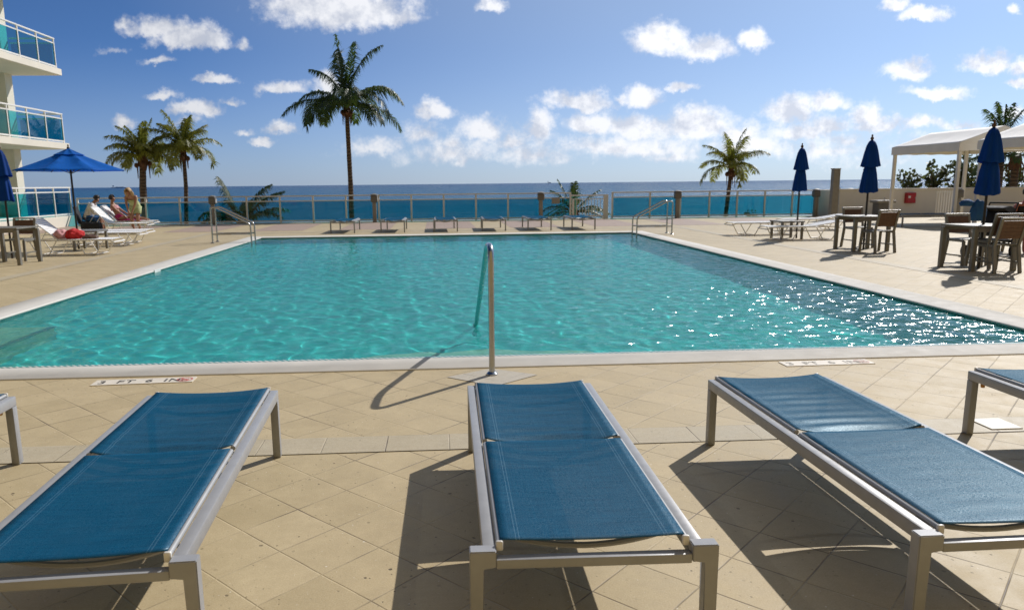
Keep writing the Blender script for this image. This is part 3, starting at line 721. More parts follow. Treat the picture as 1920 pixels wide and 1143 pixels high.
def make_bollard(label):
    t = thing('bollard_lamp', label, 'lamp', group='bollard lamps along the fence')
    MB().box((0, 0, .40), (.15, .15, .80), bevel=.012).build('post', M['bollard'], t, True, 40)
    h = MB().box((0, 0, .945), (.27, .24, .28), bevel=.03, seg=3); h.build('lamp_head', M['lamp_head'], t, True, 40)
    MB().lathe([(.145, 0), (.135, .03), (.06, .06), (.01, .065)], 18, (0, 0, 1.085)).build('cap', M['bollard'], t, True, 40)
    MB().box((.138, 0, .93), (.02, .16, .16), bevel=.006).build('lens', M['endcap'], t)
    MB().box((0, 0, .01), (.22, .22, .02), bevel=.004).build('base_plate', M['bollard'], t)
    return t
b0 = make_bollard('bollard lamp seen behind the left pool handrails'); first = True
for px, wd in ((399, 'bollard lamp seen behind the left pool handrails'), (702, 'bollard lamp just right of the tall palm trunk'), (1014, 'bollard lamp left of the picket gate'),
               (1270, 'bollard lamp right of the right pool handrails'), (1529, 'bollard lamp between a closed umbrella and the tall brown post'), (1592, 'bollard lamp right of the tall brown post, at the end of the glass fence')):
    g = P(px, 385, 30.6)
    if first: b0.location = (g.x, 30.6, 0); first = False
    else: dup(b0, (g.x, 30.6, 0), 0, wd)
g = P(1795, 385, 26.6)
dup(b0, (g.x, 26.6, 0), 0, 'bollard lamp in front of the slatted white panel at the white wall')
t = thing('brown_post', 'tall plain brown square post at the right end of the fence', 'post', (15.30, 28.2, 0))
MB().box((0, 0, .95), (.26, .22, 1.90), bevel=.01).build('shaft', M['bollard'], t)
MB().box((-.01, 0, 1.915), (.30, .25, .03), bevel=.006).build('cap', M['bollard'], t)
MB().tube([(.13, -.05, 1.2), (.19, -.05, 1.2), (.19, -.05, 1.14)], .02, 8).build('tap', M['steel'], t, True, 40)

# ------------------------------------------------------------------ white wall and what hangs on it
WY = 29.6
t = thing('parapet_wall', 'plain white parapet wall in shade behind the red box', 'wall', (22, WY + .15, 0))
MB().box((1.5, 0, .54), (14.4, .25, 1.08)).build('wall_body', M['stucco'], t)
MB().box((1.5, 0, 1.1), (14.5, .32, .06), bevel=.008).build('coping', M['stucco'], t)
MB().box((-5.585, .95, .54), (.23, 1.64, 1.08)).build('return_wall', M['stucco'], t)
g = P(1707, 371, WY - .06)
t = thing('hose_cabinet', 'bright red box fixed on the white wall', 'cabinet', (g.x, WY - .07, g.z))
MB().box((0, .03, 0), (.40, .16, .42), bevel=.012).build('body', M['red'], t, True, 40)
MB().box((0.01, -.06, 0), (.34, .02, .36), bevel=.006).build('door', M['red'], t)
MB().box((-.09, -.074, .04), (.10, .006, .09)).build('label', M['endcap'], t)
MB().box((.16, -.075, 0), (.03, .02, .08)).build('handle', M['rod'], t)
g0, g1 = P(1756, 370, 27.6), P(1786, 370, 27.6)
t = thing('slatted_panel', 'white panel of upright slats standing at the wall', 'panel', ((g0.x + g1.x) / 2, 27.6, 0))
for k in range(7): MB().box((-.30 + .10 * k, 0, .56), (.036, .03, .98)).build('slat', M['white'], t)
MB().box((0, .025, 1.0), (.66, .02, .05)).build('rail', M['white'], t); MB().box((0, .025, .12), (.66, .02, .05)).build('rail', M['white'], t)
g = P(1655, 382, 28.4)
t = thing('counter', 'low dark counter with grey stone top at the white wall', 'counter', (g.x, 28.4, 0))
MB().box((0, 0, .30), (.56, .42, .60), bevel=.01).build('body', M['lamp_head'], t)
MB().box((0, 0, .65), (.74, .55, .10), bevel=.012).build('top', M['bollard'], t)
MB().lathe([(.02, 0), (.022, .05), (.012, .07), (.012, .10)], 10, (.0, -.1, .70)).build('tap', M['steel'], t, True, 40)

# ------------------------------------------------------------------ canvas tents
def make_tent(label, y0, y1):
    x0, x1, ze, zr = 16.7, 19.6, 2.63, 3.14; xm = (x0 + x1) / 2
    t = thing('canvas_canopy', label, 'canopy', (xm, (y0 + y1) / 2, 0), 0, 'white canvas canopies at the right'); hx, hy = (x1 - x0) / 2, (y1 - y0) / 2
    mb = MB()
    for s in (-1, 1): mb.grid(lambda u, v, s=s: (s * hx * (1 - u), -hy + 2 * hy * v, ze + (zr - ze) * u - .05 * math.sin(PI * u) * (math.sin(PI * v) ** .5) - .012 * (1 - math.cos(v * 6 * PI)) / 2 * math.sin(PI * u)), 8, 24)
    mb.build('roof', M['canvas'], t, True, 60, solid=.012)
    mb = MB()
    for y in (-hy, hy): MB().poly([(-hx, y, ze), (hx, y, ze), (0, y, zr)]).build('gable', M['canvas'], t, solid=.012)
    def scal(u): return .26 + .008 * math.sin(u * 30)
    for (a, b) in (((-hx, -hy), (hx, -hy)), ((hx, -hy), (hx, hy)), ((hx, hy), (-hx, hy)), ((-hx, hy), (-hx, -hy))):
        mb.grid(lambda u, v, a=a, b=b: (a[0] + (b[0] - a[0]) * u, a[1] + (b[1] - a[1]) * u, ze - .004 - v * scal(u)), 24, 1)
    mb.build('valance', M['canvas'], t, solid=.012)
    for sx in (-1, 1):
        for sy in (-1, 1): MB().box((sx * (hx - .09), sy * (hy - .09), 1.28), (.10, .10, 2.56), bevel=.008).build('post', M['white'], t)
        MB().box((sx * (hx - .09), 0, 2.53), (.06, 2 * hy - .3, .06)).build('beam', M['white'], t)
    MB().box((0, 0, zr - .09), (.05, 2 * hy - .1, .05)).build('ridge_pole', M['white'], t)
make_tent('white canvas gable canopy farther from the pool viewer, above the red box', 23.4, 27.0)
make_tent('nearer white canvas canopy cut off by the right edge, behind the closed umbrella', 19.0, 22.6)

# ------------------------------------------------------------------ umbrellas
def make_closed(label, h=2.36, pole_b=0.0):
    t = thing('closed_umbrella', label, 'umbrella', group='closed blue umbrellas')
    MB().tube([(0, 0, pole_b), (0, 0, h - .02)], .022, 10).build('pole', M['bronze'], t, True, 40)
    MB().lathe([(.02, 0), (.035, .02), (.03, .05), (.012, .07), (.022, .09), (.006, .115)], 12, (0, 0, h - .04)).build('finial', M['husk'], t, True, 40)
    def pleated(prof, st, n, ph, seed):
        mb = MB(); rr = random.Random(seed); seg = 72; rings = []
        for i, (r, z) in enumerate(prof):
            ring = []
            f = i / (len(prof) - 1)
            for k in range(seg):
                a = 2 * PI * k / seg
                w = st * (.25 + .75 * f) * (math.cos(n * a + ph) + .4 * math.cos((n + 3) * a + 1.7 + ph)) + .05 * math.cos(a + seed)
                w *= .55 + .9 * mnoise.noise((2.3 * math.cos(a) + seed, 2.3 * math.sin(a), f * .8)) ** 2 + .5 * abs(math.sin(a * 1.5 + seed))
                q = max(r * (1 + w), .006)
                ring.append(mb.bm.verts.new((q * math.cos(a), q * math.sin(a), z + (.007 * math.cos(n * a + ph + .6) + .014 * math.cos(2 * a + seed)) * f)))
            rings.append(ring)
        for i in range(len(prof) - 1):
            for k in range(seg): mb.bm.faces.new((rings[i][k], rings[i][(k + 1) % seg], rings[i + 1][(k + 1) % seg], rings[i + 1][k]))
        return mb
    up = pleated([(.03, h - .05), (.065, h - .09), (.10, h - .17), (.135, h - .32), (.160, h - .46), (.185, h - .58), (.188, h - .60)], .09, 8, 0, 1)
    c1 = up.build('canopy', M['umbrella_closed'], t, True, solid=.006)
    lo = pleated([(.09, h - .52), (.115, h - .64), (.135, h - .74), (.150, h - .86), (.165, h - 1.0), (.178, h - 1.1), (.172, h - 1.13)], .10, 8, .9, 2)
    lo.build('canopy_skirt', M['umbrella_closed'], t, True, solid=.006)
    MB().lathe([(.118, 0), (.125, .012), (.118, .024)], 24, (0, 0, h - .66), star=.06, n=8).build('tie_strap', M['umbrella_closed'], t, True)
    return t
u0 = make_closed('closed blue umbrella standing between the white strap chaises at the right')
g = P(1496, 400, 19.15); u0.location = (g.x, 19.15, 0)
UMB = [(1624, 400, 15.66, 'closed blue umbrella through the farther dining table, right of the tall brown post', -4),
       (1846, 400, 12.05, 'largest closed blue umbrella, in front of the canvas canopies'),
       (13, 400, 16.9, 'closed blue umbrella cut off by the left edge, beside the white building')]
for q in UMB: g = P(q[0], q[1], q[2]); dup(u0, (g.x, q[2], 0), R(random.uniform(0, 60)), q[3])
# open umbrella
t = thing('open_umbrella', 'open blue umbrella shading people near the white building', 'umbrella', (P(141, 400, 19.2).x, 19.2, 0))
MB().tube([(0, 0, 0), (0, 0, 2.36)], .024, 10).build('pole', M['bronze'], t, True, 40)
MB().lathe([(.02, 0), (.035, .02), (.03, .05), (.012, .07), (.022, .09), (.006, .12)], 12, (0, 0, 2.42)).build('finial', M['bronze'], t, True, 40)
def cano(r0, r1, z0, z1, nm, lip):
    mb = MB(); n = 8; sub = 6; rows = 8; rings = []
    for i in range(rows + 1):
        f = i / rows; ring = []
        for k in range(n):
            a0, a1 = 2 * PI * k / n, 2 * PI * (k + 1) / n
            p0 = Vector((math.cos(a0), math.sin(a0), 0)); p1 = Vector((math.cos(a1), math.sin(a1), 0))
            for j in range(sub):
                s_ = j / sub; p = p0.lerp(p1, s_); r = r0 + (r1 - r0) * f
                q = p * r * (1 - .06 * math.sin(PI * s_) * f); z = z0 + (z1 - z0) * f - .05 * math.sin(PI * f) * (.3 + math.sin(PI * s_)) * (1 if lip else .3)
                ring.append(mb.bm.verts.new((q.x, q.y, z)))
        rings.append(ring)
    m_ = n * sub
    for i in range(rows):
        for k in range(m_): mb.bm.faces.new((rings[i][k], rings[i][(k + 1) % m_], rings[i + 1][(k + 1) % m_], rings[i + 1][k]))
    return mb.build(nm, M['umbrella'], t, True, 50, solid=.005)
cano(.20, 1.29, 2.33, 1.91, 'canopy', True); cano(.02, .36, 2.44, 2.285, 'vent_cap', False)
for k in range(8):
    a = 2 * PI * k / 8
    MB().tube([(.03 * math.cos(a), .03 * math.sin(a), 2.34), (1.27 * math.cos(a), 1.27 * math.sin(a), 1.90)], .008, 6).build('rib', M['bronze'], t, True, 40)
    MB().tube([(.03 * math.cos(a), .03 * math.sin(a), 1.85), (.62 * math.cos(a), .62 * math.sin(a), 2.10)], .007, 6).build('strut', M['bronze'], t, True, 40)

# ------------------------------------------------------------------ dining tables and chairs
def make_table(label):
    t = thing('dining_table', label, 'table', group='grey square dining tables')
    for sx in (-1, 1):
        for sy in (-1, 1): MB().box((sx * .365, sy * .365, .345), (.07, .07, .69), bevel=.006).build('leg', M['grey_metal'], t)
    MB().box((0, -.385, .675), (.66, .03, .07)).build('apron', M['grey_metal'], t); MB().box((0, .385, .675), (.66, .03, .07)).build('apron', M['grey_metal'], t)
    tp = MB(); tp.box((-.375, 0, .725), (.05, .80, .03), bevel=.004); tp.box((.375, 0, .725), (.05, .80, .03), bevel=.004)
    for k in range(8): tp.box((0, -.355 + .1015 * k, .724), (.695, .095, .026), bevel=.003)
    tp.build('tabletop', M['grey_metal'], t); return t
def make_chair(label):
    t = thing('dining_chair', label, 'chair', group='brown slatted dining chairs')
    for s in (-1, 1):
        MB().bar((s * .225, .22, 0), (s * .215, .19, .43), .05, .032, .004).build('leg', M['grey_metal'], t)
        b_ = MB(); b_.bar((s * .225, -.27, 0), (s * .215, -.20, .44), .055, .032, .004); b_.bar((s * .215, -.20, .435), (s * .215, -.305, .86), .045, .032, .004); b_.build('leg', M['grey_metal'], t)
        MB().box((s * .2135, 0, .43), (.03, .38, .045), bevel=.004).build('seat_rail', M['grey_metal'], t)
        MB().box((s * .2175, -.02, .17), (.02, .42, .025)).build('stretcher', M['grey_metal'], t)
    st = MB()
    for k in range(5): st.box((0, -.16 + .082 * k, .453 - .006 * math.sin(PI * k / 4)), (.425, .076, .016), bevel=.003)
    st.build('seat', M['grey_metal'], t)
    bk = MB()
    for k in range(5):
        f = (k + .5) / 5; y = -.225 - .068 * f; z = .545 + .29 * f
        bk.box((0, y, z), (.398, .016, .0585), Matrix.Rotation(R(-14), 3, 'X').transposed() if False else Matrix.Rotation(R(14), 3, 'X'), .003)
    bk.build('backrest', M['slat'], t)
    MB().box((0, -.309, .872), (.47, .04, .03), bevel=.005).build('top_rail', M['rod'], t)
    return t
T1 = (9.17, 15.66); T2 = (9.10, 12.05); T3 = (-8.62, 15.72)
d0 = make_table('square grey table under the closed umbrella right of the tall brown post'); d0.location = (T1[0], T1[1], 0)
dup(d0, (T2[0], T2[1], 0), R(2), 'square grey table nearest the right edge, around the largest umbrella')
dup(d0, (T3[0], T3[1], 0), R(-2), 'square grey table at the left edge of the pool deck')
c0 = make_chair('brown chair behind the farther right table, facing the camera'); c0.location = (T1[0] + .28, T1[1] + .62, 0); c0.rotation_euler.z = R(180)
dup(c0, (T1[0] + .04, T1[1] - .52, 0), R(6), 'brown slatted chair in front of the farther right table, back turned')
dup(c0, (T2[0] + .26, T2[1] + .62, 0), R(182), 'dark chair behind the table nearest the right edge, facing the camera')
dup(c0, (T2[0] - .02, T2[1] - .44, 0), R(4), 'brown slatted chair nearest the right edge, front one of two nested chairs')
dup(c0, (T2[0] - .02, T2[1] - .44 + .13, .06), R(4), 'second of two nested chairs by the right edge, behind the front one')
dup(c0, (T3[0] - .19, T3[1] + .68, 0), R(178), 'dark brown chair behind the left table, facing the camera')
dup(c0, (T3[0] - .30, T3[1] - .62, 0), R(-4), 'brown chair cut off by the left edge of the picture')
def make_side(label):
    t = thing('side_table', label, 'side table', group='low side tables among the white chaises')
    for sx in (-1, 1):
        for sy in (-1, 1): MB().box((sx * .27, sy * .27, .215), (.055, .055, .43), bevel=.005).build('leg', M['grey_metal'], t)
    MB().box((0, 0, .452), (.64, .64, .04), bevel=.008).build('tabletop', M['grey_metal'], t); return t
s0 = make_side('low grey side table pierced by the pole of the open umbrella'); s0.location = (P(176, 450, 18.75).x, 18.75, 0)
s0.location.x = P(146, 400, 19.2).x + .30; s0.location.y = 19.05
g = P(1475, 430, 19.1); dup(s0, (g.x, 19.1, 0), R(3), 'low side table between the white chaises at the right')

# ------------------------------------------------------------------ white strap chaises
def make_chaise(label, ang, group):
    t = thing('strap_chaise', label, 'chaise longue', group=group)
    W2, Z = .30, .335
    for s in (-1, 1):
        MB().tube(fillet([(-.90, s * W2, Z - .02), (-.7, s * W2, Z), (.92, s * W2, Z), (1.0, s * W2, Z - .05)], .08), .015, 8).build('side_rail', M['strap'], t, True, 40)
        for x in (-.55, .48):
            MB().tube(fillet([(x - .30, s * W2, Z), (x - .12, s * (W2 + .02), .016), (x + .12, s * (W2 + .02), .016), (x + .30, s * W2, Z)], .05), .0125, 8).build('leg', M['strap'], t, True, 40)
    for x in (-.67, -.43, .36, .60): MB().tube([(x, -W2 - .02, .016), (x, W2 + .02, .016)], .010, 6).build('foot_bar', M['strap'], t, True, 40)
    MB().tube([(1.0, -W2, Z - .05), (1.0, W2, Z - .05)], .015, 8).build('end_bar', M['strap'], t, True, 40)
    mb = MB(); n = 20
    for k in range(n): mb.box((-.22 + 1.20 * (k + .5) / n, 0, Z + .017), (.050, 2 * W2 + .03, .006), bevel=.002, seg=1)
    mb.build('strap_seat', M['strap'], t)
    ca, sa = math.cos(ang), math.sin(ang); px_, pz_ = -.24, Z + .02; rot = Matrix.Rotation(ang, 3, 'Y')
    mb = MB(); n = 12
    for k in range(n):
        d = .70 * (k + .5) / n; mb.box((px_ - d * ca, 0, pz_ + d * sa + .004), (.050, 2 * W2 - .04, .006), rot, bevel=.002, seg=1)
    bk = mb.build('backrest', M['strap'], t)
    MB().tube(fillet([(px_, -W2 + .03, pz_), (px_ - .73 * ca, -W2 + .03, pz_ + .73 * sa), (px_ - .73 * ca, W2 - .03, pz_ + .73 * sa), (px_, W2 - .03, pz_)], .06), .014, 8).build('back_frame', M['strap'], bk, True, 40)
    if ang > .2:
        for s in (-1, 1): MB().tube([(px_ - .5 * ca, s * (W2 - .03), pz_ + .5 * sa), (px_ - .62, s * (W2 - .01), Z)], .010, 6).build('back_strut', M['strap'], bk, True, 40)
    return t
CL = 'white strap chaises near the white building'; CR = 'white strap chaises right of the pool'
a = make_chaise('white strap chaise with raised back holding red bags, beside the left table', R(40), CL)
a.location = (P(118, 440, 17.75).x + .24, 17.75, 0)
f = make_chaise('flat white strap chaise behind the low side table at the left', R(0), CL); f.location = (P(268, 429, 20.3).x - 1.0, 20.3, 0)
dup(f, (P(282, 425, 21.2).x - 1.0, 21.2, 0), R(2), 'second flat white chaise at the left, just behind its twin', CL)
cc = make_chaise('white chaise whose raised back shows a broad white face, left of the seated woman', R(46), CL); cc.location = (P(209, 413, 25.4).x + .24, 25.4, 0)
cd = dup(cc, (P(224, 409, 26.9).x + .24, 26.9, 0), R(2), 'white chaise on which a woman sits against the raised back', CL)
r1 = dup(f, (P(1366, 416, 20.7).x + 1.0, 20.7, 0), R(180), 'white strap chaise reaching farthest left in the right hand group', CR)
r2 = make_chaise('nearest white strap chaise of the right hand group, head end tilted up', R(9), CR); r2.location = (P(1431, 421, 18.75).x + 1.0, 18.75, 0); r2.rotation_euler.z = R(180)
dup(r2, (P(1462, 411, 22.3).x + 1.0, 22.3, 0), R(176), 'rear white strap chaise half hidden behind the right side table', CR)

# ------------------------------------------------------------------ white building with balconies
bx, by1 = -14.42, 31.2
t = thing('condo_building', 'white building with teal glass balconies rising at the left edge', 'building', (-17, 24, 0))
def lb(mb, c, d, **k): return mb.box((c[0] + 17, c[1] - 24, c[2]), d, **k)
for (z0, z1, nm) in ((-.02, .41, 'terrace_base'), (2.99, 3.23, 'floor_slab'), (5.80, 6.04, 'floor_slab'), (8.61, 8.85, 'floor_slab')):
    lb(MB(), ((bx - 24) / 2 + (.0 if nm == 'floor_slab' else -.03), 21.2, (z0 + z1) / 2), (24 + bx, 20.2 if nm == 'floor_slab' else 20.1, z1 - z0), bevel=.012).build(nm, M['stucco'], t)
for z0, z1 in ((.41, 2.99), (3.23, 5.80), (6.04, 8.61)):
    lb(MB(), (-18.6, 30.72, (z0 + z1) / 2), (4.9, .50, z1 - z0)).build('wall', M['stucco'], t)
    lb(MB(), (-18.9, 20.9, (z0 + z1) / 2), (.3, 19, z1 - z0)).build('wall', M['stucco'], t)
    w_ = lb(MB(), (-18.735, 27.6, z0 + 1.15), (.05, 3.4, 2.2)).build('sliding_door', M['white'], t)
    lb(MB(), (-18.70, 27.6, z0 + 1.15), (.03, 3.2, 2.05)).build('pane', M['balcony_glass'], w_)
    rl = lb(lb(MB(), (-14.53, 22.1, z0 + 1.10), (.07, 18.1, .05), bevel=.006), (-15.36, 31.1, z0 + 1.10), (1.58, .07, .05)).build('balcony_railing', M['white'], t)
    mb = lb(lb(MB(), (-14.53, 22.1, z0 + .93), (.035, 18.1, .04)), (-15.36, 31.1, z0 + .93), (1.58, .035, .04)); lb(mb, (-14.53, 22.1, z0 + .07), (.035, 18.1, .05)); mb.build('middle_rail', M['white'], rl)
    ys = [31.1 - 1.28 * k for k in range(14)]
    for y in ys: lb(MB(), (-14.53, y, z0 + .5405), (.05, .05, 1.068)).build('post', M['white'], rl)
    for y0, y1 in zip(ys[1:], ys[:-1]): lb(MB(), (-14.53, (y0 + y1) / 2, z0 + .50), (.012, y1 - y0 - .055, .80)).build('glass_panel', M['balcony_glass'], rl)
    lb(MB(), (-15.36, 31.1, z0 + .50), (1.5, .012, .80)).build('glass_panel', M['balcony_glass'], rl)

MB().box((17, -9.2 - 24, 15), (70, .5, 36)).build('bounce_wall', M['bounce_wall_tan'], t)  # unseen wall behind the camera, added to bounce warm fill into the shadows

# ------------------------------------------------------------------ palms and shrubs
def frond(mb, rnd, base, az, el, L, droop, nl=34, ll=.62, wid=.040):
    n = 16; pts = []; p = Vector(base); dirs = []; sweep = rnd.uniform(-.55, .55); kink = rnd.uniform(.8, 1.25)
    for i in range(n + 1):
        f = i / n; e_ = el - droop * f ** (1.35 * kink); a_ = az + sweep * f * f
        d = Vector((math.cos(a_) * math.cos(e_), math.sin(a_) * math.cos(e_), math.sin(e_)))
        pts.append(p.copy()); dirs.append(d); p = p + d * (L / n)
    mb.tube(pts, [.030 * (1 - .85 * i / n) + .003 for i in range(n + 1)], 5)
    roll = rnd.uniform(-.35, .35)
    for k in range(nl):
        f = .14 + .86 * (k + rnd.random() * .6) / nl; x = f * n; i = min(int(x), n - 1); q = pts[i].lerp(pts[i + 1], x - i); d = dirs[i]
        side = d.cross(Vector((0, 0, 1)))
        if side.length < .15: side = Vector((-math.sin(az), math.cos(az), 0)).cross(d).cross(d) + Vector((math.cos(az + 1.57), math.sin(az + 1.57), 0))
        side.normalize(); upv = side.cross(d).normalized()
        side = (side * math.cos(roll) + upv * math.sin(roll)).normalized()
        lenf = ll * (math.sin(PI * min(1, .12 + .86 * f)) ** .55) * rnd.uniform(.75, 1.1)
        for s in (-1, 1):
            if rnd.random() < .08 + .25 * (mnoise.noise((f * 7, s * 3.1, az * 5)) > .28): continue
            dir1 = (side * s * rnd.uniform(.75, 1) + d * rnd.uniform(.45, .8) + upv * rnd.uniform(-.05, .25)).normalized()
            hang = rnd.uniform(.55, 1.0)
            a = q; b = a + dir1 * lenf * .4; dir2 = (dir1 * (1 - hang * .5) + Vector((0, 0, -1)) * hang).normalized(); c = b + dir2 * lenf * .65
            w = d.cross(dir1).cross(dir1).normalized() * wid * .5
            v = [mb.bm.verts.new(z) for z in (a - w * .5, a + w * .5, b + w, b - w, c)]
            mb.bm.faces.new((v[0], v[1], v[2], v[3])); mb.bm.faces.new((v[3], v[2], v[4]))
def palm(label, pos, zc, fr, trunk_pts, r0, r1, leafm, seed, ll=.6, nl=34, nuts=0, wid=.04):
    rnd = random.Random(seed)
    t = thing('palm_tree', label, 'palm tree', (pos[0], pos[1], -4.5), 0, 'coconut palms beyond the fence')
    z0 = 4.5
    pts = [Vector((p[0], p[1], p[2])) for p in trunk_pts]; sm = []
    for i in range(len(pts) - 1):
        for k in range(8): sm.append(pts[i].lerp(pts[i + 1], k / 8))
    sm.append(pts[-1]); n = len(sm)
    MB().tube(sm, [(r0 + (r1 - r0) * (i / (n - 1)) ** .6) * (1 + .03 * math.sin(i * 2.1)) for i in range(n)], 14).build('trunk', M['trunk'], t, True, 60)
    top = pts[-1]
    mb = MB(); mb.lathe([(r1 * .9, -.45), (r1 * 1.35, -.2), (r1 * 1.5, .05), (r1 * 1.0, .3), (.02, .5)], 12, tuple(top), star=.1, n=5)
    for k in range(6):
        a = k * 1.05 + seed; mb.tube([top + Vector((r1 * math.cos(a), r1 * math.sin(a), .0)), top + Vector((r1 * 2.0 * math.cos(a), r1 * 2.0 * math.sin(a), -.25)), top + Vector((r1 * 2.1 * math.cos(a), r1 * 2.1 * math.sin(a), -.65 - .2 * rnd.random()))], [.05, .03, .008], 5)
    mb.build('crown_shaft', M['husk'], t, True, 50)
    if nuts:
        mb = MB()
        for k in range(nuts):
            a = k * 2 * PI / nuts + .4; mb.lathe([(.01, -.13), (.09, -.07), (.105, 0), (.08, .08), (.01, .12)], 10, (top.x + r1 * 2.0 * math.cos(a), top.y + r1 * 2.0 * math.sin(a), top.z - .12 - .1 * rnd.random()))
        mb.build('coconuts', M['husk'], t, True)
    for (az, el, L, dr) in fr:
        mb = MB(); frond(mb, rnd, top + Vector((.06 * math.cos(R(az)), .06 * math.sin(R(az)), .15)), R(az), R(el), L, R(dr), nl, ll, wid)
        mb.build('frond', leafm, t)
    return t
big = [(200, 87, 3.1, 8), (40, 84, 2.9, 10), (8, 80, 3.3, 62), (172, 76, 2.4, 75), (120, 83, 2.6, 20), (178, 44, 3.0, 132), (190, 16, 3.15, 78), (150, 34, 3.1, 135), (218, 28, 3.0, 130), (6, 48, 2.9, 122), (-12, 36, 3.2, 108), (22, 10, 3.0, 78), (-38, 38, 3.2, 128),
       (270, 45, 2.8, 140), (90, 42, 3, 130), (245, 14, 2.6, 100), (305, 16, 2.5, 105), (60, 34, 3, 110), (125, 30, 3.1, 110), (285, 40, 2.6, 140), (200, 8, 2.2, 85), (340, 5, 2.2, 90)]
palm('tallest palm tree with dark drooping fronds, left of the pool centre', (-3.99, 36.0), 5.0, big, [(.03, 0, 0), (.0, 0, 3), (.02, 0, 6), (-.02, 0, 9.45)], .175, .10, M['frond'], 3, .84, 84, 7, .048)
def ring(rnd, n, Lm, up=.35):
    o = []
    for k in range(n):
        f = k / n; az = 360 * ((k * .618) % 1) + rnd.uniform(-12, 12); el = 84 - 74 * f ** .9 + rnd.uniform(-6, 6)
        o.append((az, el, Lm * rnd.uniform(.85, 1.1) * (1 - .12 * abs(f - .5)), 25 + 95 * f ** .7 + rnd.uniform(-12, 12)))
    return o
rn = random.Random(11)
palm('yellow green palm with a thick brown trunk behind the standing woman', (-13.62, 36), 3.3, ring(rn, 24, 1.8), [(.15, 0, 0), (.08, 0, 4), (.12, 0, 6), (.22, 0, 7.2)], .205, .14, M['frond_y'], 5, .62, 52, 4, .046)
palm('slim yellow green palm second from the white building', (-11.60, 36), 3.6, ring(rn, 22, 1.9), [(.0, 0, 0), (-.08, 0, 4), (.05, 0, 6), (.06, 0, 7.5)], .115, .085, M['frond_y'], 8, .62, 52, 3, .046)
palm('slim yellow green palm right of the pool behind the glass fence', (14.20, 36), 2.4, ring(rn, 20, 1.85), [(-.25, 0, 0), (-.10, 0, 4), (.0, 0, 5.2), (.10, 0, 6.5)], .12, .09, M['frond_y'], 9, .52, 50, 5, .042)
palm('low palm whose long arching fronds rise behind the left glass fence', (-8.75, 34.5), 0, [(182, 72, 2.3, 12), (35, 66, 2.3, 40), (8, 56, 2.5, 50), (172, 40, 2.1, 95), (345, 42, 2.3, 80), (60, 62, 2.2, 60), (250, 66, 1.7, 60), (300, 60, 2.0, 75), (210, 34, 1.9, 90), (15, 38, 2.3, 65)], [(0, 0, 0), (.05, 0, 2), (0, 0, 4.15)], .2, .16, M['frond'], 13, .66, 62, 0, .05)
palm('low palm with upright fronds just behind the picket gate', (6.45, 35.0), .4, [(175, 72, 1.75, 20), (60, 85, 1.5, 15), (80, 78, 1.5, 25), (10, 52, 1.75, 35), (150, 62, 1.6, 50), (0, 22, 1.8, 60), (200, 30, 1.8, 80), (270, 60, 1.4, 80), (330, 34, 1.8, 100), (230, 52, 1.5, 70), (15, 10, 1.7, 60), (190, 8, 1.7, 80)], [(0, 0, 0), (.04, 0, 2), (0, 0, 4.45)], .2, .16, M['frond'], 15, .45, 40, 0, .045)
g = P(1880, 262, 32)
palm('palm top rising above the farther canvas canopy', (g.x, 32), 3, [(180, 60, 1.5, 25), (170, 80, 1.5, 10), (60, 86, 1.35, 5), (20, 74, 1.5, 8), (5, 58, 1.6, 20), (120, 80, 1.4, 10), (0, 20, 2.2, 80), (185, 15, 2.2, 90), (300, 30, 2, 90), (240, 30, 2, 90)], [(0, 0, 0), (.05, 0, 3), (0, 0, 4.5 + g.z)], .2, .15, M['frond'], 17, .5, 40, 0, .045)
g = P(1905, 300, 31)
palm('palm with dark hanging fronds under the nearer canvas canopy', (g.x, 31), 2, [(180, 20, 2.4, 70), (170, 40, 2.4, 90), (190, 0, 2.4, 50), (0, 20, 2.2, 80), (20, 40, 2.2, 90), (240, 20, 2.2, 80), (300, 10, 2.2, 80), (270, 40, 2, 100), (210, 30, 2.2, 90), (150, 10, 2.3, 60)], [(0, 0, 0), (.05, 0, 3), (0, 0, 4.5 + g.z)], .2, .15, M['frond'], 19, .55, 44, 0, .045)
def shrub(label, px, top_px, y, wpx, seed, dens=520, cat='shrub', nm='sea_grape_shrub', leaf=.085):
    rnd = random.Random(seed); g = P(px, top_px, y); w = wpx / F * y
    t = thing(nm, label, cat, (g.x, y, -4.5), 0, 'sea grape shrubs behind the white wall' if nm == 'sea_grape_shrub' else None)
    H_ = g.z + 4.5; tips = []; mb = MB()
    zb = max(.2, H_ - w * 1.5)
    mb.tube([(0, 0, 0), (.05, 0, zb * .6), (0, 0, zb + .1)], [.09, .07, .05], 7)
    for k in range(9):
        a = 2 * PI * rnd.random(); rr = w * .5 * rnd.uniform(.3, 1.0); z = zb + (H_ - zb) * rnd.uniform(.45, 1)
        tip = Vector((rr * math.cos(a), rr * math.sin(a), z)); mid = Vector((rr * .35 * math.cos(a), rr * .35 * math.sin(a), zb + (z - zb) * .55))
        mb.tube([(0, 0, zb * .9), mid, tip], [.04, .022, .008], 5); tips += [tip, mid.lerp(tip, .6), mid]
    mb.build('trunk', M['trunk'], t, True, 60)
    mb = MB()
    for k in range(dens):
        c = rnd.choice(tips) + Vector((rnd.gauss(0, 1), rnd.gauss(0, 1), rnd.gauss(0, 1))) * w * .075
        n_ = Vector((rnd.gauss(0, 1), rnd.gauss(0, 1), rnd.gauss(0, .8) + .5)).normalized(); x = n_.orthogonal().normalized(); yv = n_.cross(x); r = leaf * rnd.uniform(.6, 1.2)
        mb.poly([c + x * r * math.cos(q) + yv * r * .85 * math.sin(q) for q in (0, 1.05, 2.1, 3.14, 4.19, 5.24)])
    mb.build('foliage', M['leaf'], t); return t
shrub('small thin shrub left of the canopy post, above the white wall', 1707, 312, 33, 42, 2, 210)
